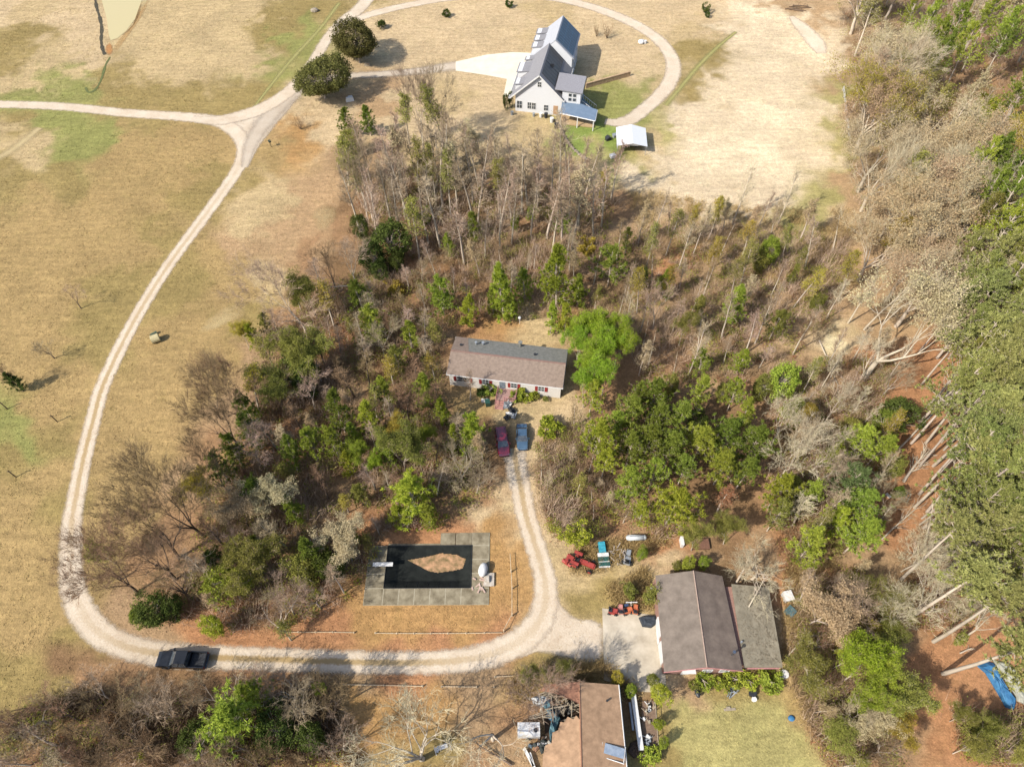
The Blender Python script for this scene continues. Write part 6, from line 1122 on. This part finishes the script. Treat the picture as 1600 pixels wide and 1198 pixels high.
for i in range(12):
    q = MB(); s = rg.uniform(.15, .35); q.box(-s, s, -s*.6, s*.6, 0, .3, .8); q.tube((-s, 0, .1), (s*2, .4, .3), .05, n=4); v = P(rg.uniform(1004, 1024), rg.uniform(1098, 1174)); finish(q.build('yard_scrap', (TRIM, OLDWOOD, STEEL)[i % 3], loc=(v.x, v.y, .125), rz=rg.uniform(0, 3)), 'one of the pale scraps strewn on the side yard floor', 'scrap', 'scraps in the side yard')
lump('brush_heap', [(985, 1160), (996, 1155), (1004, 1166), (1002, 1182), (990, 1184), (980, 1174)], 1, .1, .5, mat('dead_sticks', (120, 96, 78), (70, 56, 46), 4, .9, bump=.2), 'dark heap of dead sticks at the foot of the side yard', 'stick heap', 12)
# white swing frame under the spreading pale tree
t = empty('garden_swing', (*P(692, 1168)[:2], 0), .3, 'white tubular frame and chairs under the pale spreading tree at the bottom', 'swing')
q = MB()
for x in (-.9, .9): q.tube((x, -.5, 0), (x, 0, 1.5), .045, n=5); q.tube((x, .5, 0), (x, 0, 1.5), .045, n=5)
q.tube((-.9, 0, 1.5), (.9, 0, 1.5), .045, n=5); q.build('frame', TRIM, t); q = MB(); q.box(-.6, .6, -.2, .2, .45, .5); q.box(-.6, .6, .18, .23, .5, .9); q.build('seat', TRIM, t)
q = MB(); q.box(-.2, .2, -.2, .2, .38, .43); q.box(-.2, .2, .17, .21, .43, .85); [q.tube((a*.18, b2*.18, 0), (a*.18, b2*.18, .38), .02, n=4) for a in (-1, 1) for b2 in (-1, 1)]; thing(q, 'white_chair', TRIM, 683, 1173, 'white chair left of the white tubular frame', 'chair')

# ---------------------------------------------------------------- short grass over the lawns and fields, too many blades to count
def dry_grass(n=230000):
    rg = np.random.default_rng(99); x = rg.uniform(-150, 130, n); y = 8+rg.random(n)**1.15*200; px, py = Q(x, y)
    ok = (px > -80) & (px < 1330) & (py > -30) & (py < 1230) & (vnoise(x, y, 1.3, 61)*.5+vnoise(x, y, 7, 62)*.5+rg.normal(size=n)*.12 > .42)
    x, y = x[ok], y[ok]; g = np.zeros((320, 240), bool); G2 = 1.0
    for L in ROADS:
        for a, b_, w in L:
            r_ = int(math.ceil(w/2+.3)); ia, ib = int(a+160), int(b_)
            for i in range(-r_, r_+1):
                for j in range(-r_, r_+1):
                    if math.hypot(int(a)+i+.5-a, int(b_)+j+.5-b_) < w/2+.35 and 0 <= ia+i < 320 and 0 <= ib+j < 240: g[ia+i, ib+j] = True
    ok = ~g[np.clip((x+160).astype(int), 0, 319), np.clip(y.astype(int), 0, 239)]
    for (a, b_, c, d) in ((-19.8, -3, 30.6, 41.1), (-9, 16, 137, 165), (16, 36, 21, 35), (2, 17, 8, 21), (9, 23, 14, 37)): ok &= ~((x > a) & (x < b_) & (y > c) & (y < d))
    for poly in ([(712, 97), (760, 86), (846, 84), (846, 112), (806, 122), (798, 150), (786, 153), (792, 124), (712, 111)], [(153, -30), (160, 5), (173, 64), (184, 60), (228, 5), (240, -30)]):
        pw = [tuple(P(*q)[:2]) for q in poly]; ok &= ~np.array([inside(a, b_, pw) for a, b_ in zip(x, y)])
    x, y = x[ok], y[ok]; c = ground_colour(x, y)*rg.uniform(.85, 1.22, (len(x), 1)); k = 3; C = np.repeat(np.stack([x, y, np.zeros_like(x)], 1), k, 0); m_ = len(C); C[:, :2] += rg.normal(size=(m_, 2))*.12
    a = rg.uniform(0, 6.283, m_); w = .07; s_ = np.stack([np.cos(a), np.sin(a), np.zeros(m_)], 1)*w; tip = rg.normal(size=(m_, 3))*.1; tip[:, 2] = rg.uniform(.03, .12, m_)
    V = np.stack([C-s_, C+s_, C+tip], 1).reshape(-1, 3); me = npmesh('dry_grass', V, np.arange(3*m_).reshape(-1, 3), 3)
    ca = me.color_attributes.new('tone', 'FLOAT_COLOR', 'POINT'); ca.data.foreach_set('color', np.repeat(np.concatenate([c, np.ones((len(c), 1))], 1), 3*k, 0).astype(np.float32).ravel())
    m, nt, b = newmat('dry_grass_blades'); at = node(nt, 'ShaderNodeAttribute', attribute_name='tone'); nt.links.new(at.outputs['Color'], b.inputs['Base Color']); b.inputs['Roughness'].default_value = .9; b.inputs['Specular IOR Level'].default_value = .1
    me.materials.append(m); o = bpy.data.objects.new('dry_grass', me); col.objects.link(o); finish(o, 'short dry tan grass covering the lawns and fields', 'grass', None, 'stuff')
dry_grass()

# ---------------------------------------------------------------- words for the trees: each told apart by the landmark it stands nearest
LM = [('the white farmhouse', 838, 178), ('the white canopy', 986, 240), ('the road junction', 400, 190), ('the stone edging below the farmhouse', 905, 245), ("the mobile home's left end", 700, 600), ("the mobile home's right end", 878, 630), ('the red minivan', 783, 690), ('the diving board', 602, 885), ('the white pool tank', 757, 893), ('the black pickup', 290, 1030), ('the bale by the lane', 247, 530),
      ('the faded red tractor', 905, 877), ('the white cabinet', 1064, 850), ("the brick building's flat roof", 1190, 980), ("the white box trailer", 826, 1141), ('the white tubular frame', 692, 1168), ('the long blue tarp', 1560, 1070), ('the small blue tarp scraps', 1535, 850), ('the field rail fence', 1320, 185), ('the sandy patch in the right woods', 1320, 518), ('the sand patch on the left lawn', 350, 500), ('the pallet in the woods', 1413, 775),
      ("the photo's top right corner", 1600, 0), ("the photo's bottom left corner", 0, 1198), ("the photo's bottom right corner", 1600, 1198), ('the long leaning trunks', 1450, 1000), ('the blue basin on the lawn', 1236, 1122), ('the logs by the field track', 1248, 15), ('the end of the ditch', 134, 140), ('the white globe post', 812, 506), ('the tan field corner', 1000, 310), ("the lane's lower left bend", 112, 890), ('the dark mailbox', 424, 230), ('the right edge of the photo, halfway up', 1600, 600)]
LMW = [(n, *P(x, y)[:2]) for n, x, y in LM]; ORD = ['nearest', 'second nearest', 'third nearest', 'fourth nearest', 'fifth nearest', 'sixth nearest', 'seventh nearest', 'eighth nearest', 'ninth nearest', 'tenth nearest', 'eleventh nearest', 'twelfth nearest', 'thirteenth nearest', 'fourteenth nearest', 'fifteenth nearest', 'sixteenth nearest']
CATN = dict(slim='bare tree', slimbud='budding tree', spread='bare tree', spreadbud='budding tree', airy='bare tree', airyleaf='leafing tree', bush='bare shrub', leafbush='leafy bush', pine='pine', fatpine='pine', tallpine='tall pine', highpine='tall pine', upright='bare tree', oak='evergreen tree', evergreen='evergreen tree', shrub='shrub')
FAM = {}
for t in TREES:
    t['cat'] = CATN[t['kind']]; t['lm'] = min(range(len(LMW)), key=lambda i: (LMW[i][1]-t['xy'][0])**2+(LMW[i][2]-t['xy'][1])**2); FAM.setdefault((t['cat'], t['lm']), []).append(t)
for (c, lm), L in FAM.items():
    L.sort(key=lambda t: (LMW[lm][1]-t['xy'][0])**2+(LMW[lm][2]-t['xy'][1])**2)
    for i, t in enumerate(L):
        o = t['o']; o['category'] = c; nm = LMW[lm][0]
        if t['label']: o['label'] = t['label']
        else:
            w = t['desc'].split(); q = ORD[i] if i < 10 else '%dth nearest' % (i+1) if (i+1) % 10 not in (1, 2, 3) or i < 13 else '%d%s nearest' % (i+1, {1: 'st', 2: 'nd', 3: 'rd'}[(i+1) % 10])
            tail = '%s %s to %s' % (q, c, nm)
            while len(w)+len(tail.split()) > 16 and len(w) > 1: w.pop(0)
            o['label'] = (' '.join(w)+', ' if len(w)+len(tail.split()) <= 16 else '')+tail
        o['group'] = {'bare tree': 'bare trees of the woods', 'budding tree': 'budding trees of the woods', 'leafing tree': 'leafing trees', 'pine': 'pines in the woods', 'tall pine': 'tall pines along the right', 'evergreen tree': 'evergreen trees', 'shrub': 'garden shrubs', 'leafy bush': 'leafy bushes', 'bare shrub': 'bare shrubs'}[c]
